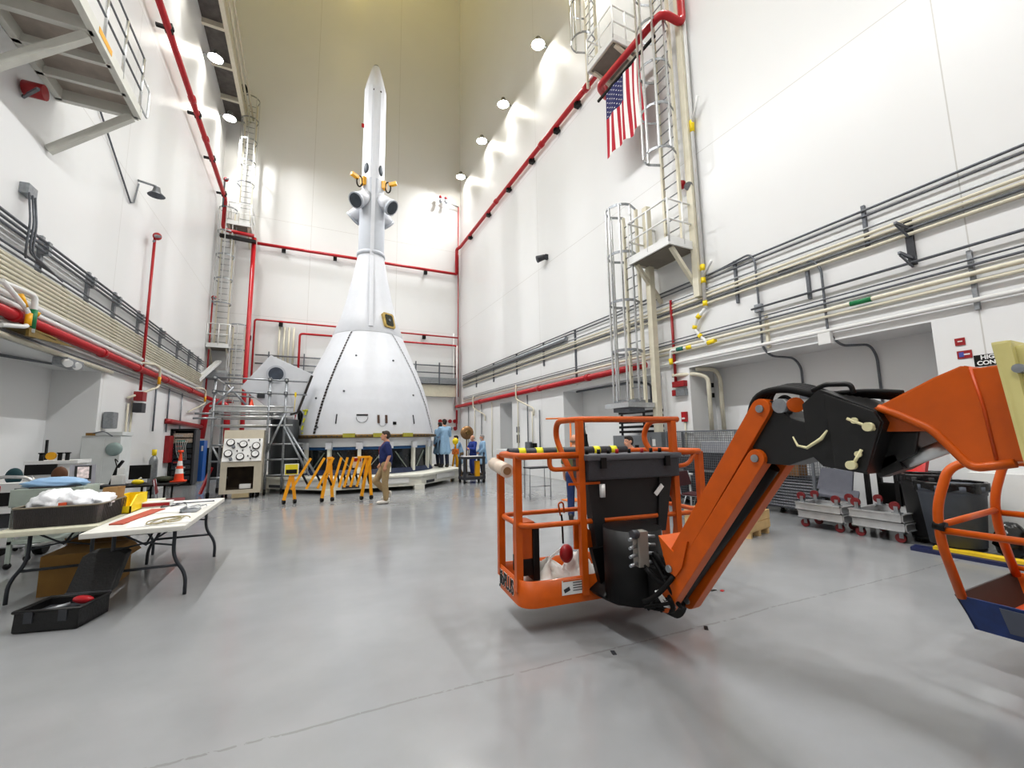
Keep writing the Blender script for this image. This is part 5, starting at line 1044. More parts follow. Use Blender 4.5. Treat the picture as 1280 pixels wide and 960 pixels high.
# chairs beyond
def office_chair(label, x, y, col, w_=.3):
    t = thing('office_chair', label, 'chair', (x, y, 0)); m = M('chair_' + label.split()[0], col, .7)
    part('backrest', MB().mat(m).ell((x, y, 1.06), (w_, .06, .13), 20, 12), t); part('seat', MB().mat(m).ell((x, y - .25, .5), (.26, .26, .07), 20, 8), t); part('back_stem', MB().mat(BLACK).bar((x, y + .05, .45), (x, y + .06, .95), .06, .02), t)
    part('column', MB().mat(BLACK).cyl((x, y - .25, .1), (x, y - .25, .48), .03), t)
    for k in range(5): part('base_leg', MB().mat(BLACK).bar((x, y - .25, .1), (x + .28 * cos(k * 1.257), y - .25 + .28 * sin(k * 1.257), .06), .04, .03), t); part('caster', MB().mat(BLACK).ell((x + .28 * cos(k * 1.257), y - .25 + .28 * sin(k * 1.257), .03), .03), t)
office_chair('teal office chair with rounded back at the left edge', -4.08, 9.4, (16, 62, 70), .1); office_chair('brown leather office chair behind the tilted display kiosk', -3.56, 9.4, (96, 60, 36), .1)
t = thing('grey_cart', 'pale grey-green equipment cart behind the plastic bags', 'cart', (-3.0, 7.9, 0)); GG = M('pale_green_grey', (158, 168, 160), .5)
part('tray', MB().mat(GG).bb((-3.36, 7.7, .76), (-2.66, 8.2, .98)), t, bevel=.01)
for x in (-3.32, -2.7):
    for y in (7.74, 8.16): part('leg', MB().mat(GG).bb((x - .02, y - .02, .05), (x + .02, y + .02, .78)), t); part('caster', MB().mat(BLACK).ell((x, y, .04), .04), t)
part('shelf', MB().mat(GG).bb((-3.34, 7.72, .3), (-2.68, 8.18, .34)), t)
solo('blue_bag', MB().grid(lump((-3.02, 7.95, 1.02), (.3, .2, .09), 40), 16, 24), 'pale blue plastic bag heaped on the grey-green cart', 'plastic bag', M('bag_blue', (150, 186, 222), .35, bump=.4, var=.06))
solo('file_tray', MB().bb((-3.2, 7.72, .981), (-2.75, 7.9, 1.0)), 'flat dark tray under the blue bag on grey-green cart', 'tray', DGREY)
t = thing('display_kiosk', 'grey tilted control kiosk with small screen, left of the black desk', 'control panel', (-2.94, 8.5, 0)); KG = M('kiosk_grey', (136, 136, 144), .5)
a_, b_ = Vector((-3.06, 8.35, .9)), Vector((-3.12, 8.5, 1.24)); ux_ = Vector((.27, .06, 0)); n_ = ux_.cross(b_ - a_).normalized()
part('face', MB().mat(KG).prism([a_, a_ + ux_, b_ + ux_, b_], -n_ * .05), t); pt = lambda u, v, o=.004: a_ + ux_ * u + (b_ - a_) * v + n_ * o
part('screen', MB().mat(BLACK).prism([pt(.2, .36), pt(.85, .36), pt(.85, .95), pt(.2, .95)], n_ * .003).mat(M('screen_lit', (214, 200, 200), .3, var=.4, scale=20)).prism([pt(.3, .42, .008), pt(.75, .42, .008), pt(.75, .9, .008), pt(.3, .9, .008)], n_ * .002), t)
for u in (.3, .7): part('knob', MB().mat(BLACK).cyl(pt(u, .15), pt(u, .15, .02), .012), t)
part('stand', MB().mat(KG).bb((-3.04, 8.42, 0), (-2.84, 8.62, .9)).bar((-3.06, 8.42, .9), (-3.12, 8.62, 1.2), .06, .02), t)
t = thing('white_machine', 'white machine with black top hood and control knobs by left wall', 'machine', (-4.15, 10.6, 0))
part('body', MB().mat(WHITE).bb((-4.4, 10.4, .05), (-3.75, 10.9, 1.22)), t, bevel=.02); part('hood', MB().mat(BLACK).bb((-4.38, 10.36, 1.02), (-3.98, 10.4, 1.2)), t); part('top_plate', MB().mat(WHITE).bb((-4.4, 10.35, 1.2), (-3.7, 10.9, 1.26)), t)
for x in (-4.22, -3.98, -3.88): part('knob', MB().mat(BLACK).cyl((x, 10.45, 1.26), (x, 10.45, 1.38), .03).cyl((x, 10.45, 1.38), (x, 10.45, 1.4), .045), t)
part('yellow_dial', MB().mat(YELLOW).cyl((-4.1, 10.44, 1.34), (-4.1, 10.48, 1.34), .07, n=18), t)
solo('broom_handle', MB().mat(BLACK).cyl((-4.96, 12.5, .0), (-5.01, 12.55, 1.64), .025, n=10), 'black pole leaning at the back of left recess', 'pole')
t = thing('handle_fixture', 'dark grey looped handle fixture on the left recess wall', 'fixture', (-5.1, 10.6, 1.4))
part('loop', MB().mat(DGREY).tube([(-5.1 + .2 * cos(a), 10.7, 1.32 + .12 * sin(a)) for a in [2 * pi * k / 20 for k in range(20)]], .04, 8, closed=True), t); part('arm', MB().mat(DGREY).tube([(-5.25, 10.6, 1.3), (-5.4, 10.5, 1.26), (-5.5, 10.4, 1.16)] if False else [(-5.0, 10.7, 1.24), (-5.15, 10.5, 1.24), (-5.24, 10.4, 1.14)], .05, 8), t)
# tall white cabinet
t = thing('white_cabinet', 'tall white equipment cabinet with round grey dial on its side', 'cabinet', (-4.0, 12.5, 0)); WC = M('cabinet_white', (208, 212, 212), .5, var=.04)
part('carcass', MB().mat(WC).bb((-4.38, 12.3, .02), (-3.72, 12.95, 1.72)), t, bevel=.015); part('top_rail', MB().mat(WC).bb((-4.2, 12.28, 1.72), (-3.7, 12.95, 1.8)), t); part('door', MB().mat(WC).bb((-4.36, 12.285, .1), (-4.0, 12.3, 1.66)), t)
part('dial', MB().mat(M('dial_green', (140, 158, 156), .3)).lathe([(.0, .03), (.09, .03), (.13, .0), (.15, -.02)], (-3.82, 12.27, 1.42), 22, R=Matrix.Rotation(pi / 2, 3, 'X')), t); part('hose', MB().mat(DGALV).tube(fillet([(-4.2, 12.26, 1.76), (-4.0, 12.24, 1.82), (-3.85, 12.24, 1.7)], .08), .012, 6), t); part('tag', MB().mat(KR).bb((-4.3, 12.25, 1.72), (-4.15, 12.27, 1.78)), t)
solo('wall_speaker', MB().bb((-4.4, 13.3, 1.9), (-4.2, 13.6, 2.3)), 'grey mesh wall box above the white cabinet', 'wall box', GALV, bevel=.04)
# black desk
t = thing('black_desk', 'long black-topped desk with monitor and papers by left wall', 'desk', (-3.0, 11.0, 0))
part('desktop', MB().mat(BLACK).bb((-3.72, 10.6, .70), (-2.28, 11.35, .735)), t, bevel=.008)
for x in (-3.55, -3.3, -2.85, -2.5):
    for y in (10.7, 11.25): part('leg', MB().mat(BLACK).cyl((x, y, 0), (x, y, .7), .018, n=8), t)
for y in (10.7, 11.25): part('brace', MB().mat(BLACK).tube([(-3.55, y, .25), (-3.3, y, .25), (-2.85, y, .6)], .012, 6), t)
t = thing('monitor', 'black monitor standing on the black desk', 'monitor', (-3.02, 11.15, .737)); part('screen', MB().mat(BLACK).bb((-3.2, 11.15, .82), (-2.86, 11.19, 1.1)), t, bevel=.008); part('stand', MB().mat(BLACK).bb((-3.06, 11.16, .737), (-3.0, 11.2, .85)).bb((-3.12, 11.08, .737), (-2.94, 11.24, .75)), t)
t = thing('microscope', 'white and black bench instrument beside the monitor on black desk', 'instrument', (-3.35, 11.1, .737)); part('base', MB().mat(WHITE).bb((-3.42, 11.0, .737), (-3.24, 11.15, .92)), t, bevel=.01); part('arm', MB().mat(BLACK).bar((-3.45, 11.1, .74), (-3.36, 11.1, 1.08), .05, .05).bar((-3.36, 11.1, 1.08), (-3.28, 11.06, 1.2), .04, .04), t); part('head', MB().mat(WHITE).box((-3.3, 11.05, 1.0), (.1, .08, .12), .3), t); part('cable', MB().mat(BLACK).tube(fillet([(-3.36, 11.08, 1.18), (-3.42, 11.08, 1.26), (-3.34, 11.04, 1.02)], .05), .01, 6), t)
solo('laptop', MB().mat(DGREY).bb((-3.5, 10.65, .737), (-3.1, 10.85, .76)), 'closed dark laptop on near edge of black desk', 'laptop', bevel=.005)
solo('paper_pile', MB().mat(PAP).box((-3.62, 10.85, .752), (.2, .3, .03), .1).box((-3.6, 10.8, .775), (.2, .28, .016), -.1), 'pile of white papers on left end of black desk', 'papers')
t = thing('yellow_drill', 'bright yellow tool lying on the black desk before the monitor', 'tool', (-2.95, 10.8, .737)); part('body', MB().mat(BYEL).ell((-2.95, 10.8, .79), (.1, .06, .05)), t); part('grip', MB().mat(WHITE).bar((-2.98, 10.8, .8), (-2.9, 10.8, .87), .03, .03), t)
solo('green_bag', MB().grid(lump((-2.62, 11.1, .8), (.16, .12, .065), 50), 14, 20), 'dark olive bag lying on right end of black desk', 'bag', M('olive_bag', (46, 50, 34), .8))
t = thing('traffic_cone', 'orange traffic cone with white bands at right end of black desk', 'traffic cone', (-2.38, 11.15, .737)); CO = M('cone_orange', (226, 70, 24), .5)
part('base', MB().mat(CO).bb((-2.5, 11.03, .737), (-2.26, 11.27, .76)), t); part('cone', MB().mat(CO).lathe([(.09, .76), (.072, .9)], (-2.38, 11.15, 0), 18).lathe([(.062, 1.0), (.05, 1.06)], (-2.38, 11.15, 0), 18).lathe([(.038, 1.16), (.022, 1.3), (.02, 1.33), (.05, 1.34), (.05, 1.38), (0, 1.38)], (-2.38, 11.15, 0), 18), t)
part('band', MB().mat(WHITE).lathe([(.072, .9), (.062, 1.0)], (-2.38, 11.15, 0), 18), t); part('band', MB().mat(WHITE).lathe([(.05, 1.06), (.038, 1.16)], (-2.38, 11.15, 0), 18), t)
def stack_chair(label, x, y, rz, col, group=None):
    t = thing('stacking_chair', label, 'chair', (x, y, 0), rz, group); m = M('chair_' + '_'.join(label.split()[:2]), col, .6)
    part('seat', MB().mat(m).bb((-.22, -.22, .43), (.22, .22, .47)), t, world=False, bevel=.015); part('backrest', MB().mat(m).prism([(-.22, .2, .6), (.22, .2, .6), (.22, .26, .86), (-.22, .26, .86)], (0, .02, 0)), t, world=False, bevel=.008)
    for s in (-1, 1): part('leg', MB().mat(GALV).tube(fillet([(s * .21, -.24, 0), (s * .21, -.2, .44), (s * .21, .2, .44), (s * .21, .26, .86)], .05), .011, 8), t, world=False); part('leg', MB().mat(GALV).tube([(s * .21, .26, 0), (s * .21, .1, .44)], .011, 8), t, world=False)
    return t
stack_chair('maroon stacking chair at the right end of black desk', -2.3, 10.3, radians(100), (104, 28, 34))
# equipment rack etc at far left wall
t = thing('server_rack', 'open black equipment rack full of wired units by left wall', 'rack', (-4.05, 19.4, 0))
mb = MB().mat(BLACK)
for x in (-4.38, -3.72):
    for y in (19.1, 19.7): mb.bb((x - .03, y - .03, 0), (x + .03, y + .03, 2.02))
mb.bb((-4.41, 19.07, 1.96), (-3.69, 19.73, 2.03)).bb((-4.41, 19.07, 0), (-3.69, 19.73, .1)).bb((-4.4, 19.68, 0), (-3.7, 19.72, 2)); part('frame', mb, t); part('side_panel', MB().mat(DGREY).bb((-3.72, 19.05, .05), (-3.66, 19.75, 2.0)), t)
rr = random.Random(5)
for k in range(9):
    z = .2 + .19 * k; c = [(40, 44, 52), (26, 28, 32), (50, 60, 66), (30, 40, 58)][k % 4] if k < 7 else (190, 176, 160)
    u_ = part('unit', MB().mat(M('rack_unit_%d' % (k % 4 if k < 7 else 9), c, .5, var=.4, scale=30)).bb((-4.33, 19.12, z), (-3.77, 19.6, z + .15)), t)
    part('switches', MB().mat(M('led_' + 'abc'[k % 3], [(180, 60, 50), (90, 170, 160), (200, 200, 200)][k % 3], .4)).bb((-4.28 + .1 * rr.random(), 19.11, z + .04), (-4.1 + .2 * rr.random(), 19.12, z + .09)), u_)
for k in range(6): part('patch_cable', MB().mat(M('cable_grey', (190, 196, 196), .5)).tube(fillet([(-4.25 + .07 * k, 19.1, 1.6), (-4.2 + .05 * k, 19.02, 1.2 + .05 * k), (-4.1 + .04 * k, 19.08, .9)], .1), .012, 6), t)
solo('red_locker', MB().mat(DRED).bb((-4.42, 18.45, .85), (-4.28, 18.95, 1.78)), 'dark red cabinet on left wall beside the black rack', 'cabinet', bevel=.01)
t = thing('blue_locker', 'narrow blue cabinet standing just right of the black rack', 'cabinet', (-3.75, 20.4, 0)); part('body', MB().mat(M('locker_blue', (34, 92, 168), .4)).bb((-4.0, 20.1, .05), (-3.58, 20.7, 1.6)), t, bevel=.01); part('label_plate', MB().mat(WHITE).bb((-3.66, 20.085, 1.2), (-3.6, 20.1, 1.4)), t); part('door_edge', MB().mat(M('locker_blue_dark', (24, 66, 130), .4)).bb((-4.0, 20.07, .1), (-3.72, 20.1, 1.55)), t)
solo('black_locker', MB().mat(BLACK).bb((-3.72, 21.4, 0), (-3.1, 21.9, 1.3)), 'dark cabinet behind the blue cabinet near the scaffold', 'cabinet', bevel=.01)
t = thing('gas_bottle', 'silver gas cylinder with yellow and blue caps left of the black rack', 'gas cylinder', (-4.25, 16.6, 0)); part('body', MB().mat(GALV).lathe([(0, 0), (.11, .01), (.11, 1.0), (.08, 1.1), (.03, 1.16)], (-4.2, 16.6, 0), 18), t); part('cap', MB().mat(BYEL).cyl((-4.2, 16.6, 1.16), (-4.2, 16.6, 1.34), .06), t)
solo('red_pallet_jack', MB().mat(RED).bar((-2.72, 15.2, .05), (-2.5, 15.3, .8), .16, .05), 'red leaning plate by the scaffold foot', 'plate')
# ------------------------------------------------------------------ right side: crate, dollies, bins, cages
PLY = M('pale_plywood', (204, 172, 122), .7, var=.12, scale=7)
t = thing('wooden_crate', 'pale wooden crate of two collars on a pallet behind the jib', 'crate', (6.1, 4.9, 0), radians(20))
rz = radians(28); ex = Vector((cos(rz), sin(rz), 0)) ; c0 = Vector((5.97, 4.33, 0)); e1 = Vector((.66, .13, 0)); e2 = Vector((-.34, .88, 0))
def cq(u, v, z): return c0 + e1 * u + e2 * v + Vector((0, 0, z))
for z0, z1 in ((.10, .22), (.23, .36)):
    for (a, b) in (((0, 0), (1, 0)), ((1, 0), (1, 1)), ((1, 1), (0, 1)), ((0, 1), (0, 0))):
        part('collar_board', MB().mat(PLY).bar(cq(*a, (z0 + z1) / 2), cq(*b, (z0 + z1) / 2), .025, z1 - z0), t)
part('deck', MB().mat(PLY).prism([cq(0, 0, .08), cq(1, 0, .08), cq(1, 1, .08), cq(0, 1, .08)], (0, 0, .02)), t)
for u in (.08, .5, .92): part('runner', MB().mat(PLY).bar(cq(u, 0, .04), cq(u, 1, .04), .09, .08), t)
DA = M('dolly_aluminium', (196, 197, 198), .4, .7, var=.1)
def dolly(name, label, x0, x1, y0, y1, z, up, group):
    t = thing(name, label, 'dolly', ((x0 + x1) / 2, (y0 + y1) / 2, 0), 0, group)
    for a, b in (((x0, y0), (x1, y0)), ((x1, y0), (x1, y1)), ((x1, y1), (x0, y1)), ((x0, y1), (x0, y0))):
        part('frame_rail', MB().mat(DA).bar((*a, z + .06), (*b, z + .06), .03, .11).bar((*a, z + .11), (*b, z + .11), .06, .012).bar((*a, z + .01), (*b, z + .01), .06, .012), t)
    part('deck', MB().mat(DA).bb((x0, y0, z + (.005 if up else .1)), (x1, y1, z + (.02 if up else .115))), t)
    s = 1 if up else -1; zc = z + (.12 if up else 0)
    for x in (x0 + .07, x1 - .07):
        for y in (y0 + .07, y1 - .07):
            zw = zc + s * .095
            cs_ = part('caster', MB().mat(GALV).bb((x - .05, y - .05, zc), (x + .05, y + .05, zc + s * .012)).bar((x - .03, y, zc), (x - .03, y, zw), .006, .05, (0, 1, 0)).bar((x + .03, y, zc), (x + .03, y, zw), .006, .05, (0, 1, 0)), t)
            part('wheel', MB().mat(M('caster_red', (110, 24, 28), .5)).cyl((x - .02, y + .02, zw), (x + .02, y + .02, zw), .062, n=18), cs_)
g = 'aluminium dollies stacked bottom to bottom'
dolly('caster_dolly', 'aluminium dolly on floor, lower of the left dolly pair', 7.48, 8.0, 3.85, 4.5, .16, False, g); dolly('caster_dolly', 'upturned aluminium dolly with red casters up, on the left dolly pair', 7.48, 8.0, 3.87, 4.53, .285, True, g)
dolly('caster_dolly', 'aluminium dolly on floor, lower of the right dolly pair', 7.5, 8.28, 3.1, 3.72, .16, False, g); dolly('caster_dolly', 'upturned aluminium dolly with red casters up, on the right dolly pair', 7.48, 8.27, 3.12, 3.74, .285, True, g)
t = thing('black_cart', 'black flat-topped cart with red panel lying on it, behind the dollies', 'cart', (8.55, 3.55, 0))
part('top', MB().mat(BLACK).bb((8.35, 3.1, .88), (8.85, 3.95, .93)), t)
for x in (8.4, 8.8):
    for y in (3.15, 3.5, 3.9): part('upright', MB().mat(BLACK).bb((x - .03, y - .03, 0), (x + .03, y + .03, .88)), t)
part('tilted_shelf', MB().mat(BLACK).prism([(8.37, 3.15, .72), (8.37, 3.75, .72), (8.6, 3.8, .38), (8.6, 3.2, .38)], (.03, 0, .02)), t); part('white_mark', MB().mat(WHITE).bb((8.345, 3.75, .895), (8.35, 3.85, .915)).mat(M('mark_blue', (40, 60, 200), .5)).bb((8.345, 3.4, .89), (8.35, 3.46, .915)), t); part('wheel', MB().mat(RUBBER).cyl((8.36, 3.3, .5), (8.42, 3.3, .5), .14, n=22), t)
solo('red_cover', MB().mat(M('panel_red', (204, 46, 44), .5)).prism([(8.4, 3.9, .935), (8.4, 3.15, .935), (8.55, 3.15, 1.2), (8.55, 3.3, 1.22), (8.5, 3.5, 1.0)], (.1, 0, 0)), 'red curved panel lying on top of black cart', 'panel')
t = thing('padded_creeper', 'grey padded seat shell standing behind the left dolly pair', 'seat', (8.3, 4.35, 0)); GP = M('grey_pad', (92, 94, 104), .7, var=.1)
part('back_pad', MB().mat(GP).prism([(8.3, 4.65, .55), (8.3, 4.1, .5), (8.42, 4.1, .9), (8.42, 4.6, .92)], (.05, 0, 0)), t, bevel=.02); part('seat_pad', MB().mat(GP).prism([(8.15, 4.55, .45), (8.15, 3.95, .38), (8.35, 4.0, .52), (8.35, 4.6, .56)], (.0, 0, .05)), t, bevel=.015); part('leg', MB().mat(BLACK).bb((8.35, 4.1, 0), (8.4, 4.15, .5)).bb((8.35, 4.5, 0), (8.4, 4.55, .5)), t)
def bin_(label, x, y, r, h, col, lower=0.):
    t = thing('waste_bin', label, 'waste bin', (x, y, 0)); m = M('bin_' + label.split()[0], col, .55, var=.08)
    part('drum', MB().mat(m).lathe([(0, .1), (r * .8, .1), (r * .97, h * .85), (r, h * .86), (r, h), (r * .94, h), (r * .8, .13)], (x, y, 0), 36), t); part('rim', MB().mat(m).lathe([(r, h * .9), (r * 1.05, h * .91), (r * 1.05, h * .99), (r, h)], (x, y, 0), 36), t)
    bag = M('black_liner', (12, 12, 13), .25, var=.3, bump=.5, scale=9)
    part('liner', MB().mat(bag).grid(lambda u, v: Vector((x + (r * 1.07 + .012 * sin(v * 60)) * cos(2 * pi * v) * (1 if u > .3 else .9), y + (r * 1.07 + .012 * sin(v * 60)) * sin(2 * pi * v) * (1 if u > .3 else .9), h + .035 * sin(pi * min(1, u * 1.6)) - .12 * max(0, u - .4) * (1 + .3 * sin(v * 40)))), 8, 60), t)
    part('dolly_base', MB().mat(BLACK).lathe([(0, .1), (r * .78, .1), (r * .78, .06), (0, .06)], (x, y, 0), 24), t)
    for k in range(4): part('caster', MB().mat(BLACK).ell((x + r * .6 * cos(.8 + k * pi / 2), y + r * .6 * sin(.8 + k * pi / 2), .035), .035), t)
bin_('grey round waste bin with black liner behind the orange hoops', 7.62, 2.62, .33, .86, (78, 84, 94)); bin_('black waste bin half hidden left of the grey bin', 7.95, 3.0, .26, .92, (28, 28, 30))
solo('black_bag', MB().grid(lump((7.82, 2.2, .2), (.16, .14, .22), 61), 14, 20), 'black rubbish bag slumped on floor right of grey bin', 'bag', M('black_liner'))
t = thing('floor_bumper', 'long floor strip with yellow top and navy front before the grey bin', 'floor strip', (7.26, 2.35, 0)); part('navy_base', MB().mat(M('navy_base', (28, 36, 76), .5)).prism([(7.2, 2.95, 0), (7.42, 2.98, 0), (7.42, 1.5, 0), (7.2, 1.5, 0)], (0, 0, .045)), t); part('yellow_top', MB().mat(M('strip_yellow', (220, 186, 40), .5, var=.15)).prism([(7.28, 2.75, .0455), (7.42, 2.77, .0455), (7.42, 1.5, .0455), (7.28, 1.5, .0455)], (0, 0, .035)), t)
solo('brown_carton', MB().mat(M('dull_brown', (120, 92, 50), .8)).bb((7.6, 1.4, 0), (8.0, 1.85, .4)), 'brown carton on floor by the right wall, right edge', 'box')
solo('wall_ledge', MB().bb((8.18, -2, 0), (8.3, 2.62, .98)), 'low white panelled ledge along base of right wall', 'ledge', WHITE)
for z, l in ((.95, 'upper'), (.62, 'lower')): solo('black_hook', MB().mat(BLACK).bb((7.95, 1.62, z), (8.18, 1.8, z + .03)), '%s small black hook on the white ledge at right edge' % l, 'hook')
# wire mesh cages
def mesh_cage(label, x0, x1, y0, y1, z0, z1):
    t = thing('mesh_cage', label, 'cage', ((x0 + x1) / 2, (y0 + y1) / 2, 0), 0, 'wire mesh cages'); Wm = M('wire_grey', (120, 124, 130), .45, .5)
    for x in (x0, x1):
        for y in (y0, y1): part('corner_post', MB().mat(Wm).bb((x - .02, y - .02, .1), (x + .02, y + .02, z1)), t); part('caster', MB().mat(BLACK).cyl((x - .02, y, .06), (x + .02, y, .06), .06), t)
    for a, b in (((x0, y0), (x1, y0)), ((x0, y1), (x1, y1)), ((x0, y0), (x0, y1)), ((x1, y0), (x1, y1))):
        mb = MB().mat(Wm); A, B = Vector((*a, 0)), Vector((*b, 0)); L_ = (B - A).length; n = int(L_ / .05)
        for k in range(n + 1): p = A.lerp(B, k / n); mb.bar(p + Vector((0, 0, z0)), p + Vector((0, 0, z1)), .005, .005, (1, 0, 0))
        m_ = int((z1 - z0) / .05)
        for k in range(m_ + 1): z = Vector((0, 0, z0 + (z1 - z0) * k / m_)); mb.bar(A + z, B + z, .005, .005)
        part('mesh_side', mb, t); part('top_frame', MB().mat(Wm).bar(A + Vector((0, 0, z1)), B + Vector((0, 0, z1)), .03, .03), t)
    for z in (z0, z0 + (z1 - z0) * .45): part('shelf', MB().mat(DGREY).bb((x0, y0, z - .02), (x1, y1, z)), t)
    return t
mesh_cage('tall wire mesh cage trolley of dark parts right of the basket', 7.72, 8.24, 5.75, 7.55, .14, 1.62)
mesh_cage('wire mesh cage trolley stacked with grey trays, behind knuckle', 8.35, 8.95, 4.7, 5.7, .14, 1.42)
DK = M('dark_parts', (44, 46, 52), .6, var=.5, scale=6); LG = M('tray_grey', (170, 172, 178), .5, .2)
for i, (y0, y1, z0, z1, m, l) in enumerate(((5.85, 6.5, .145, .62, DK, 'dark equipment box on lower shelf of tall cage, nearer'), (6.6, 7.45, .145, .7, DK, 'dark equipment box on lower shelf of tall cage, farther'), (5.9, 6.7, .81, 1.15, DK, 'dark equipment box on upper shelf of tall cage, nearer'), (6.85, 7.4, .81, 1.05, DK, 'dark equipment box on upper shelf of tall cage, farther'), (6.0, 6.9, 1.2, 1.45, LG, 'pale grey wrapped bundle at top of tall cage'))):
    if i == 4: z0, z1 = 1.15, 1.4; y0, y1 = 5.95, 6.65
    solo('equipment_box', MB().mat(m).bb((7.8, y0, z0 + .001), (8.18, y1, z1)), l, 'box', bevel=.02)
for k in range(10):
    z = .145 + .055 * k if k < 10 else 0
    solo('metal_tray', MB().mat(LG).bb((8.4, 4.75, z), (8.9, 5.65, z + .03)), 'thin grey tray in the cage behind knuckle, %s from the bottom' % ORD[k], 'tray', group='trays in the mesh cage')
solo('brown_parcel', MB().mat(M('parcel_brown', (132, 96, 56), .8)).bb((8.42, 5.0, .735), (8.7, 5.3, .98)), 'brown parcel on top of trays in cage behind knuckle', 'parcel')
t = thing('grey_cabinet', 'tall grey steel control cabinet behind the basket rails', 'cabinet', (8.5, 8.6, 0)); CG = M('cabinet_grey', (122, 126, 130), .5, .3, var=.06)
part('body', MB().mat(CG).bb((7.75, 7.75, .1), (8.22, 8.35, 1.62)), t, bevel=.01); part('notice', MB().mat(WHITE).bb((7.744, 7.95, 1.28), (7.75, 8.05, 1.45)), t); part('door_line', MB().mat(DGREY).bb((7.744, 8.1, .2), (7.75, 8.11, 1.5)), t)
t = thing('wide_cabinet', 'wide grey steel cabinet with louvred black bank above, behind console', 'cabinet', (8.8, 9.6, 0)); part('body', MB().mat(CG).bb((8.35, 8.6, .05), (9.1, 10.3, 1.55)), t, bevel=.01); part('nameplate', MB().mat(BLACK).bb((8.34, 9.2, 1.2), (8.35, 9.35, 1.28)), t)
for k in range(5): part('louvre', MB().mat(BLACK).bb((8.6, 8.4, 1.62 + .14 * k), (8.66, 10.3, 1.69 + .14 * k)), t)
for y in (8.45, 9.3, 10.25): part('louvre_post', MB().mat(DGREY).bb((8.66, y - .03, 1.55), (8.7, y + .03, 2.3)), t)
t = thing('white_side_table', 'small white table seen through right end of basket', 'table', (6.5, 6.2, 0)); part('tabletop', MB().mat(WHITE).bb((6.95, 6.7, .68), (7.55, 7.25, .72)), t, bevel=.008)
for x in (7.0, 7.5):
    for y in (6.75, 7.2): part('leg', MB().mat(WHITE).cyl((x, y, 0), (x, y, .68), .02, n=8), t)
stack_chair('dark maroon stacking chair seen through right end of orange basket', 6.55, 5.75, radians(15), (60, 16, 22)); 
t = thing('tripod_mast', 'black tripod with thin mast behind the basket console', 'tripod', (6.6, 9.3, 0)); part('mast', MB().mat(BLACK).cyl((6.6, 9.3, .9), (6.6, 9.3, 1.95), .02, n=8), t)
for a in (0, 2.1, 4.2): part('leg', MB().mat(BLACK).cyl((6.6, 9.3, 1.75), (6.6 + .5 * cos(a + .6), 9.3 + .5 * sin(a + .6), .0), .018, n=8), t)
part('camera_head', MB().mat(BLACK).bb((6.5, 9.2, 1.4), (6.62, 9.35, 1.5)), t)
t = thing('orange_stand', 'thin orange goal-post stand behind the basket hoop', 'stand', (5.6, 8.6, 0)); OR2 = M('stand_orange', (216, 120, 50), .5); part('post', MB().mat(OR2).cyl((5.9, 8.9, 0), (5.9, 8.9, 2.0), .025, n=8), t); part('top_bar', MB().mat(OR2).tube([(5.9, 8.9, 2.0), (5.2, 8.9, 1.98)], .02, 8), t); part('foot', MB().mat(OR2).bb((5.7, 8.7, 0), (6.1, 9.1, .02)), t)
# service cart and yellow equipment by the workers
t = thing('service_cart', 'grey two-shelf service cart with white top beside the workers', 'cart', (5.2, 14.2, 0))
part('top_shelf', MB().mat(DGREY).bb((4.85, 13.9, .82), (5.65, 14.5, .9)), t, bevel=.015); part('bottom_shelf', MB().mat(DGREY).bb((4.85, 13.9, .12), (5.65, 14.5, .22)), t, bevel=.015)
for x in (4.9, 5.6):
    for y in (13.95, 14.45): part('upright', MB().mat(DGREY).bb((x - .04, y - .04, .2), (x + .04, y + .04, .84)), t); part('caster', MB().mat(BLACK).cyl((x - .03, y, .06), (x + .03, y, .06), .06), t)
solo('white_cloth', MB().mat(WHITE).bb((4.9, 13.95, .901), (5.55, 14.4, .915)), 'white cloth spread on top of grey service cart', 'cloth')
solo('yellow_bottle', MB().mat(YELLOW).bb((5.32, 14.0, .221), (5.48, 14.15, .75)), 'tall yellow container on lower shelf of service cart', 'container', bevel=.02)
t = thing('yellow_tool_stand', 'yellow and orange folding tool stand beside the bending worker', 'stand', (5.5, 16.6, .0))
for a, b in (((5.42, 16.5, 1.05), (5.62, 16.4, 0)), ((5.42, 16.6, 1.05), (5.3, 16.75, 0)), ((5.45, 16.6, 1.05), (5.6, 16.8, 0))): part('leg', MB().mat(YELLOW).bar(a, b, .07, .05), t)
part('head', MB().mat(M('head_orange', (206, 110, 30), .5, var=.5, scale=14)).bb((5.3, 16.45, .9), (5.54, 16.65, 1.12)), t, bevel=.02); part('cap', MB().mat(BYEL).ell((5.42, 16.55, 1.42), (.13, .11, .14)), t); part('mast', MB().mat(YELLOW).cyl((5.42, 16.55, 1.1), (5.42, 16.55, 1.35), .04), t)
t = thing('brass_fan', 'round bronze fan on a pole behind the workers', 'fan', (6.45, 18.1, 0)); part('cage', MB().mat(M('bronze', (146, 112, 74), .4, .5, var=.3)).lathe([(0, .06), (.2, .06), (.3, 0), (.3, -.1), (0, -.12)], (6.45, 18.0, 1.78), 28, R=Matrix.Rotation(pi / 2, 3, 'X')), t); part('hub', MB().mat(BRASS).cyl((6.45, 17.92, 1.78), (6.45, 17.82, 1.78), .1), t); part('pole', MB().mat(BRASS).cyl((6.45, 18.1, 0), (6.45, 18.1, 1.78), .03), t); part('base', MB().mat(BLACK).lathe([(0, .05), (.3, .04), (.3, 0)], (6.45, 18.1, 0), 20), t)
solo('white_tank', MB().mat(WHITE).bb((7.4, 16.0, 0), (8.25, 17.0, 1.05)), 'low white cabinet by right wall behind the workers', 'cabinet', bevel=.03)
t = thing('folding_stool', 'thin wire stool frame beyond left end of basket', 'stool', (5.3, 9.7, 0))
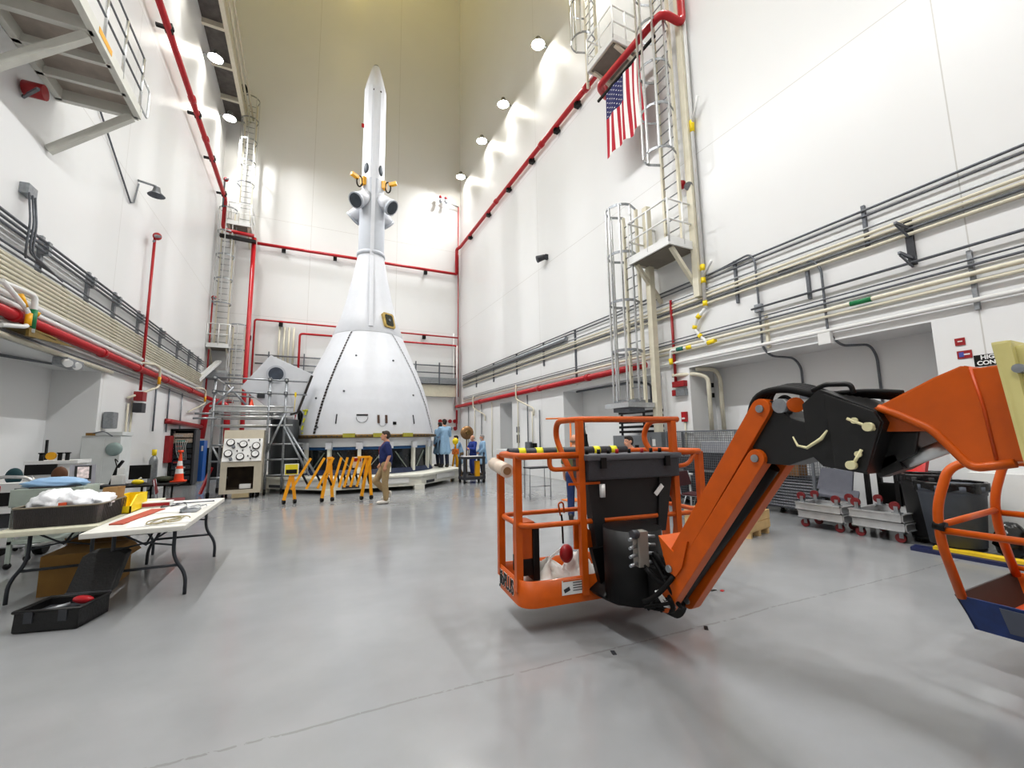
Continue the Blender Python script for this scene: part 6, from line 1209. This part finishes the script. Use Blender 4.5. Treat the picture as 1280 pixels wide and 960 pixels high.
part('frame', MB().mat(GALV).tube([(5.1, 9.6, 0), (5.1, 9.6, .75), (5.7, 9.6, .75), (5.7, 9.6, 0)], .012, 6).tube([(5.1, 9.9, 0), (5.1, 9.9, .75), (5.7, 9.9, .75), (5.7, 9.9, 0)], .012, 6).tube([(5.1, 9.6, .3), (5.7, 9.6, .3)], .01, 6), t); part('seat', MB().mat(DGREY).bb((5.08, 9.58, .75), (5.72, 9.92, .78)), t)
# floor scraps
for i, (x, y, w, m, l) in enumerate(((3.72, 3.15, .07, BLACK, 'small black scrap on floor right of the jib'), (3.79, 3.1, .05, RED, 'tiny red scrap on floor touching the black scrap'), (2.96, 2.6, .07, BLACK, 'small black mark of tape on floor joint below the jib'), (2.05, 2.63, .06, DGREY, 'small dark scrap on floor joint in the basket shadow'))):
    solo('tape_scrap', MB().mat(m).box((x, y, .002), (w, .03, .003), .4 * i), l, 'scrap')
# ------------------------------------------------------------------ people
SKIN = M('skin_tan', (206, 152, 124), .55, var=.05)
def capsule(mb, a, b, ra, rb, n=12):
    a, b = Vector(a), Vector(b); d = (b - a); L_ = d.length; d = d / L_ if L_ > 1e-6 else Vector((0, 0, 1))
    pts, rs = [], []
    for k in range(5): th = pi / 2 * k / 4; pts.append(a - d * ra * cos(th)); rs.append(max(.001, ra * sin(th)))
    for k in range(5): th = pi / 2 * k / 4; pts.append(b + d * rb * sin(th)); rs.append(max(.001, rb * cos(th)))
    mb.tube(pts, rs, n)
def blend(mb, voxel, smooth=4):
    """grow the overlapping limbs into one continuous skin"""
    me = mesh_of('b', mb); o = bpy.data.objects.new('b', me); C.objects.link(o)
    r = o.modifiers.new('r', 'REMESH'); r.mode = 'VOXEL'; r.voxel_size = voxel; r.use_smooth_shade = True
    s = o.modifiers.new('s', 'SMOOTH'); s.factor = .5; s.iterations = smooth
    dg = bpy.context.evaluated_depsgraph_get(); m2 = bpy.data.meshes.new_from_object(o.evaluated_get(dg))
    out = MB(); out.add([v.co.copy() for v in m2.vertices], [tuple(p.vertices) for p in m2.polygons], True)
    bpy.data.objects.remove(o); bpy.data.meshes.remove(m2); return out
def lerp(a, b, t_): return Vector(a) * (1 - t_) + Vector(b) * t_
BASE = dict(pelvis=(0, 0, .96), waist=(0, .0, 1.1), chest=(0, .01, 1.31), neck=(0, -.015, 1.5), head=(0, .03, 1.655), face=(0, 1, 0),
            shL=(-.185, -.01, 1.43), shR=(.185, -.01, 1.43), elL=(-.24, -.03, 1.15), elR=(.24, -.03, 1.15), wrL=(-.24, .06, .91), wrR=(.24, .06, .91),
            hdL=(-.23, .09, .82), hdR=(.23, .09, .82), hipL=(-.1, 0, .93), hipR=(.1, 0, .93), knL=(-.11, .03, .5), knR=(.11, .03, .5), anL=(-.11, -.02, .09), anR=(.11, -.02, .09), toL=(-.13, .17, .03), toR=(.13, .17, .03))
def person(label, loc, yaw_, P=None, s=1., top=(40, 60, 120), bottom=(40, 44, 60), hair=(50, 38, 30), style='short', coat=False, sleeves='short', shoes=(40, 36, 34), beard=None, lean=0., belly=0., skin=SKIN, badge=False):
    J = {k: Vector(v) for k, v in BASE.items()}
    if lean:
        R = Matrix.Rotation(-radians(lean), 3, 'X'); pv = Vector((0, 0, .95))
        for k in ('waist', 'chest', 'neck', 'head', 'shL', 'shR', 'elL', 'elR', 'wrL', 'wrR', 'hdL', 'hdR'): J[k] = pv + R @ (J[k] - pv)
    for k, v in (P or {}).items(): J[k] = Vector(v)
    if s != 1.:
        for k in J:
            if k != 'face': J[k] = J[k] * s
    fd = J['face'].normalized(); sd = Vector((fd.y, -fd.x, 0)).normalized(); ud = sd.cross(fd) if sd.cross(fd).z > 0 else -sd.cross(fd)
    FR3 = Matrix((sd, fd, ud)).transposed(); H_ = J['head']
    def hp(x, y, z): return H_ + FR3 @ (Vector((x, y, z)) * s)
    b = MB()
    b.ell(hp(0, -.012, .025), (.076 * s, .096 * s, .098 * s), 18, 14, FR3); b.ell(hp(0, .03, -.05), (.056 * s, .062 * s, .07 * s), 16, 12, FR3)
    capsule(b, hp(0, .088, .012), hp(0, .108, -.025), .012 * s, .017 * s, 10); capsule(b, hp(0, .08, -.085), hp(0, .075, -.09), .02 * s, .02 * s, 10)
    capsule(b, hp(-.03, .074, .03), hp(.03, .074, .03), .018 * s, .018 * s, 10); capsule(b, hp(0, .078, -.06), hp(0, .082, -.06), .018 * s, .016 * s, 10)
    for q in (-1, 1): b.ell(hp(q * .08, -.012, .0), (.013 * s, .022 * s, .034 * s), 10, 8, FR3)
    capsule(b, J['neck'] - Vector((0, 0, .03)), H_ - ud * .05 * s, .062 * s, .054 * s)
    capsule(b, J['pelvis'] + Vector((-.06, 0, 0)), J['pelvis'] + Vector((.06, 0, 0)), .115 * s, .115 * s); capsule(b, J['pelvis'], J['waist'], .13 * s, .13 * s); capsule(b, J['waist'], J['chest'], .13 * s, .14 * s)
    capsule(b, J['chest'] + (J['shL'] - J['chest']) * .4, J['chest'] + (J['shR'] - J['chest']) * .4, .115 * s, .115 * s); capsule(b, J['shL'], J['shR'], .062 * s, .062 * s); capsule(b, J['chest'], J['neck'], .12 * s, .07 * s)
    for q in 'LR':
        capsule(b, J['sh' + q], J['el' + q], .058 * s, .044 * s); capsule(b, J['el' + q], J['wr' + q], .043 * s, .029 * s); capsule(b, J['wr' + q], lerp(J['wr' + q], J['hd' + q], .7), .03 * s, .034 * s)
        capsule(b, J['hip' + q], J['kn' + q], .088 * s, .06 * s); capsule(b, J['kn' + q], J['an' + q], .058 * s, .04 * s); capsule(b, J['an' + q] + Vector((0, 0, -.03)), J['to' + q] + Vector((0, 0, .012)), .042 * s, .034 * s)
    body = blend(b, .0125, 3)
    body.mat(skin)
    for i in range(len(body.f)): body.mi[i] = body.cur
    # fingers and thumb, unequal and slightly curled, rooted in the palm
    for q, sx in (('L', 1), ('R', -1)):
        w_, h_ = J['wr' + q], J['hd' + q]; d = (h_ - w_).normalized(); side = d.cross(Vector((1, .2, 0))).normalized(); pal = side.cross(d).normalized(); kn = lerp(w_, h_, .75)
        for k, ln in enumerate((.062, .07, .066, .052)):
            r0 = kn + side * (.024 - .016 * k) * s; m1 = r0 + d * ln * .55 * s + pal * .006; m2 = m1 + d * ln * .45 * s + pal * .02 * sx
            body.tube([r0 - d * .02, r0, m1, m2], [.009 * s, .009 * s, .008 * s, .006 * s], 6)
        th = lerp(w_, h_, .35) + side * .028 * s; body.tube([th, th + d * .03 * s + side * .022 * s, th + d * .06 * s + side * .026 * s], [.011 * s, .01 * s, .007 * s], 6)
    EYE, LIP, BROW = M('eye_white', (236, 232, 228), .3), M('lip', (160, 92, 84), .5), M('brow_' + str(hair[0]), hair, .8)
    for q in (-1, 1):
        body.mat(EYE).ell(hp(q * .031, .083, .014), (.012 * s, .007 * s, .007 * s), 8, 6, FR3); body.mat(BLACK).ell(hp(q * .031, .089, .014), .005 * s, 8, 6); body.mat(BROW).ell(hp(q * .031, .088, .036), (.019 * s, .006 * s, .004 * s), 8, 6, FR3)
    body.mat(LIP).ell(hp(0, .096, -.06), (.022 * s, .006 * s, .006 * s), 10, 6, FR3)
    root = thing('person', label, 'person', loc, radians(yaw_))
    part('body', body, root, world=False)
    # hair
    HM = M('hair_%d_%d' % (hair[0], hair[2]), hair, .8, var=.2, bump=.5, scale=60); h = MB()
    if style == 'short':
        h.ell(hp(0, -.022, .042), (.083 * s, .1 * s, .093 * s), 16, 12, FR3); h.ell(hp(0, -.05, .0), (.08 * s, .062 * s, .09 * s), 14, 10, FR3); h.ell(hp(0, .045, .095), (.06 * s, .045 * s, .03 * s), 12, 8, FR3)
        if s: hb = blend(h, .014, 2)
    else:
        for q in (-1, 1): capsule(h, hp(q * .07, -.05, -.02), hp(q * .072, .0, .03), .022 * s, .016 * s)
        capsule(h, hp(-.06, -.085, -.02), hp(.06, -.085, -.02), .026 * s, .026 * s); hb = blend(h, .011, 2)
    part('hair', hb, root, HM, world=False)
    if beard:
        g = MB(); g.ell(hp(0, .045, -.085), (.062 * s, .062 * s, .05 * s), 14, 10, FR3); part('beard', blend(g, .012, 2), root, M('hair_%d_%d' % (beard[0], beard[2]), beard, .8), world=False)
    # trousers
    TM = M('cloth_%d_%d_%d' % bottom, bottom, .85, var=.08, bump=.25, scale=18); g = MB()
    capsule(g, J['pelvis'] + Vector((-.07, 0, -.02)), J['pelvis'] + Vector((.07, 0, -.02)), .128 * s, .128 * s); capsule(g, J['pelvis'], lerp(J['pelvis'], J['waist'], .5), .142 * s, .145 * s)
    for q in 'LR': capsule(g, J['hip' + q], J['kn' + q], .104 * s, .08 * s); capsule(g, J['kn' + q], lerp(J['kn' + q], J['an' + q], .93), .08 * s, .068 * s)
    part('trousers', blend(g, .016, 3), root, TM, world=False)
    # shirt or coat
    CM = BLUECOAT if coat else M('cloth_%d_%d_%d' % top, top, .85, var=.08, bump=.25, scale=18); g = MB()
    capsule(g, lerp(J['pelvis'], J['waist'], .1), J['waist'], .152 * s, .15 * s); capsule(g, J['waist'] + Vector((0, belly * .3, 0)), J['chest'], (.15 + belly) * s, .152 * s)
    capsule(g, J['chest'] + (J['shL'] - J['chest']) * .4, J['chest'] + (J['shR'] - J['chest']) * .4, .13 * s, .13 * s); capsule(g, J['shL'], J['shR'], .078 * s, .078 * s); capsule(g, J['chest'], lerp(J['chest'], J['neck'], .9), .13 * s, .076 * s)
    for q in 'LR':
        e_ = lerp(J['sh' + q], J['el' + q], .8) if sleeves == 'short' else J['el' + q]; capsule(g, J['sh' + q], e_, .078 * s, .07 * s)
        if sleeves == 'long': capsule(g, J['el' + q], lerp(J['el' + q], J['wr' + q], .93), .064 * s, .05 * s)
    if coat:
        kz = lerp(lerp(J['hipL'], J['knL'], .85), lerp(J['hipR'], J['knR'], .85), .5); wz = J['waist']
        for dx in (-.1, 0, .1):
            for dy in (-.07, .07): capsule(g, wz + Vector((dx * .8, dy * .6, 0)), kz + Vector((dx * 1.3, dy * 1.3, 0)), .09 * s, .1 * s)
    part('coat' if coat else 'shirt', blend(g, .016, 3), root, CM, world=False)
    SM_ = M('shoe_%d' % shoes[0], shoes, .5)
    for q in 'LR':
        g = MB(); a_ = J['an' + q] + Vector((0, -.03, -.04)); capsule(g, a_, J['to' + q] + Vector((0, 0, .01)), .05 * s, .042 * s); capsule(g, a_, a_ + Vector((0, 0, .06)), .05 * s, .052 * s); part('shoe', blend(g, .012, 2), root, SM_, world=False)
    if badge:
        w_ = J['waist']; part('badge', MB().mat(WHITE).box(w_ + Vector((-.08, .175, .05)), (.06, .008, .09)).mat(RED).tube([w_ + Vector((-.08, .17, .1)), J['chest'] + Vector((-.05, .165, .05)), J['neck'] + Vector((-.04, .07, 0))], .005, 6), root, world=False)
    return root
person('man in navy polo and khaki trousers walking left in front of the stand', (1.78, 10.88, 0), 84,
       dict(knL=(-.1, .02, .5), anL=(-.1, -.02, .09), toL=(-.11, .17, .03), knR=(.1, .24, .53), anR=(.1, -.08, .22), toR=(.11, .06, .1), elL=(-.25, -.06, 1.16), wrL=(-.25, .03, .92), hdL=(-.24, .05, .83), elR=(.24, -.05, 1.16), wrR=(.22, .12, .96), hdR=(.2, .17, .88)),
       s=.985, top=(26, 40, 92), bottom=(158, 136, 100), hair=(58, 46, 38), shoes=(212, 208, 200), belly=.03, badge=True)
person('worker in pale blue coat, back turned, standing on edge of the round stand', (4.72, 15.75, .46), 6,
       dict(elL=(-.25, .08, 1.17), wrL=(-.14, .3, 1.12), hdL=(-.08, .38, 1.12), elR=(.25, .08, 1.17), wrR=(.14, .3, 1.12), hdR=(.08, .38, 1.12)), s=1.02, coat=True, sleeves='long', bottom=(34, 40, 62), hair=(40, 34, 30))
person('dark-haired person mostly hidden behind the worker on round stand', (4.78, 16.55, .46), 20, s=.97, coat=True, sleeves='long', bottom=(34, 40, 62), hair=(44, 38, 34))
person('bearded worker in pale blue coat bending toward the yellow tool stand', (5.9, 17.3, 0), 80,
       dict(elL=(-.26, .25, 1.1), wrL=(-.12, .46, 1.12), hdL=(-.08, .54, 1.14), elR=(.24, .28, 1.08), wrR=(.1, .46, 1.1), hdR=(.06, .54, 1.12), knL=(-.12, .16, .5), knR=(.12, .12, .5)), s=.95, coat=True, sleeves='long', bottom=(120, 100, 70), hair=(30, 26, 24), beard=(34, 28, 26), lean=16)
person('bald man in navy coverall with arms crossed beside the service cart', (6.3, 16.9, 0), 105,
       dict(elL=(-.27, .1, 1.16), wrL=(-.02, .24, 1.2), hdL=(.08, .24, 1.22), elR=(.27, .1, 1.16), wrR=(.03, .27, 1.16), hdR=(-.07, .27, 1.18)), s=.93, top=(38, 62, 140), bottom=(34, 54, 120), sleeves='long', style='fringe', hair=(150, 140, 130))
person('grey-haired man in pale blue coat, rightmost of the group by service cart', (6.72, 16.85, 0), 85,
       dict(elL=(-.26, .02, 1.15), wrL=(-.2, .22, 1.0), hdL=(-.16, .3, .96), elR=(.26, .02, 1.15), wrR=(.2, .22, 1.0), hdR=(.16, .3, .96)), s=.94, coat=True, sleeves='long', bottom=(60, 66, 84), hair=(150, 148, 146), beard=(190, 188, 186))
person('balding man in dark green top and navy trousers behind the basket console', (4.55, 6.75, 0), -40,
       dict(elR=(.28, .12, 1.18), wrR=(.2, .34, 1.24), hdR=(.18, .42, 1.28)), s=.89, top=(86, 92, 62), bottom=(34, 52, 98), style='fringe', hair=(120, 100, 84))
person('dark-haired man in pale blue shirt facing left beyond the console', (5.62, 6.35, 0), 88, s=.87, top=(188, 206, 228), bottom=(50, 54, 66), hair=(36, 28, 24), lean=8)
solo('handheld_scanner', MB().box((4.95, 6.95, 1.47), (.07, .04, .24), .2), 'black handheld device raised by the balding man', 'device', BLACK)
# ------------------------------------------------------------------ world and view
w = bpy.data.worlds.new('world'); w.use_nodes = True; scene.world = w
w.node_tree.nodes['Background'].inputs[0].default_value = (.8, .85, .9, 1); w.node_tree.nodes['Background'].inputs[1].default_value = .05
scene.view_settings.view_transform = 'Standard'; scene.view_settings.look = 'None'
scene.view_settings.exposure = EXPO; scene.view_settings.gamma = .93
for m in (LENS,): pass
bpy.context.view_layer.update()
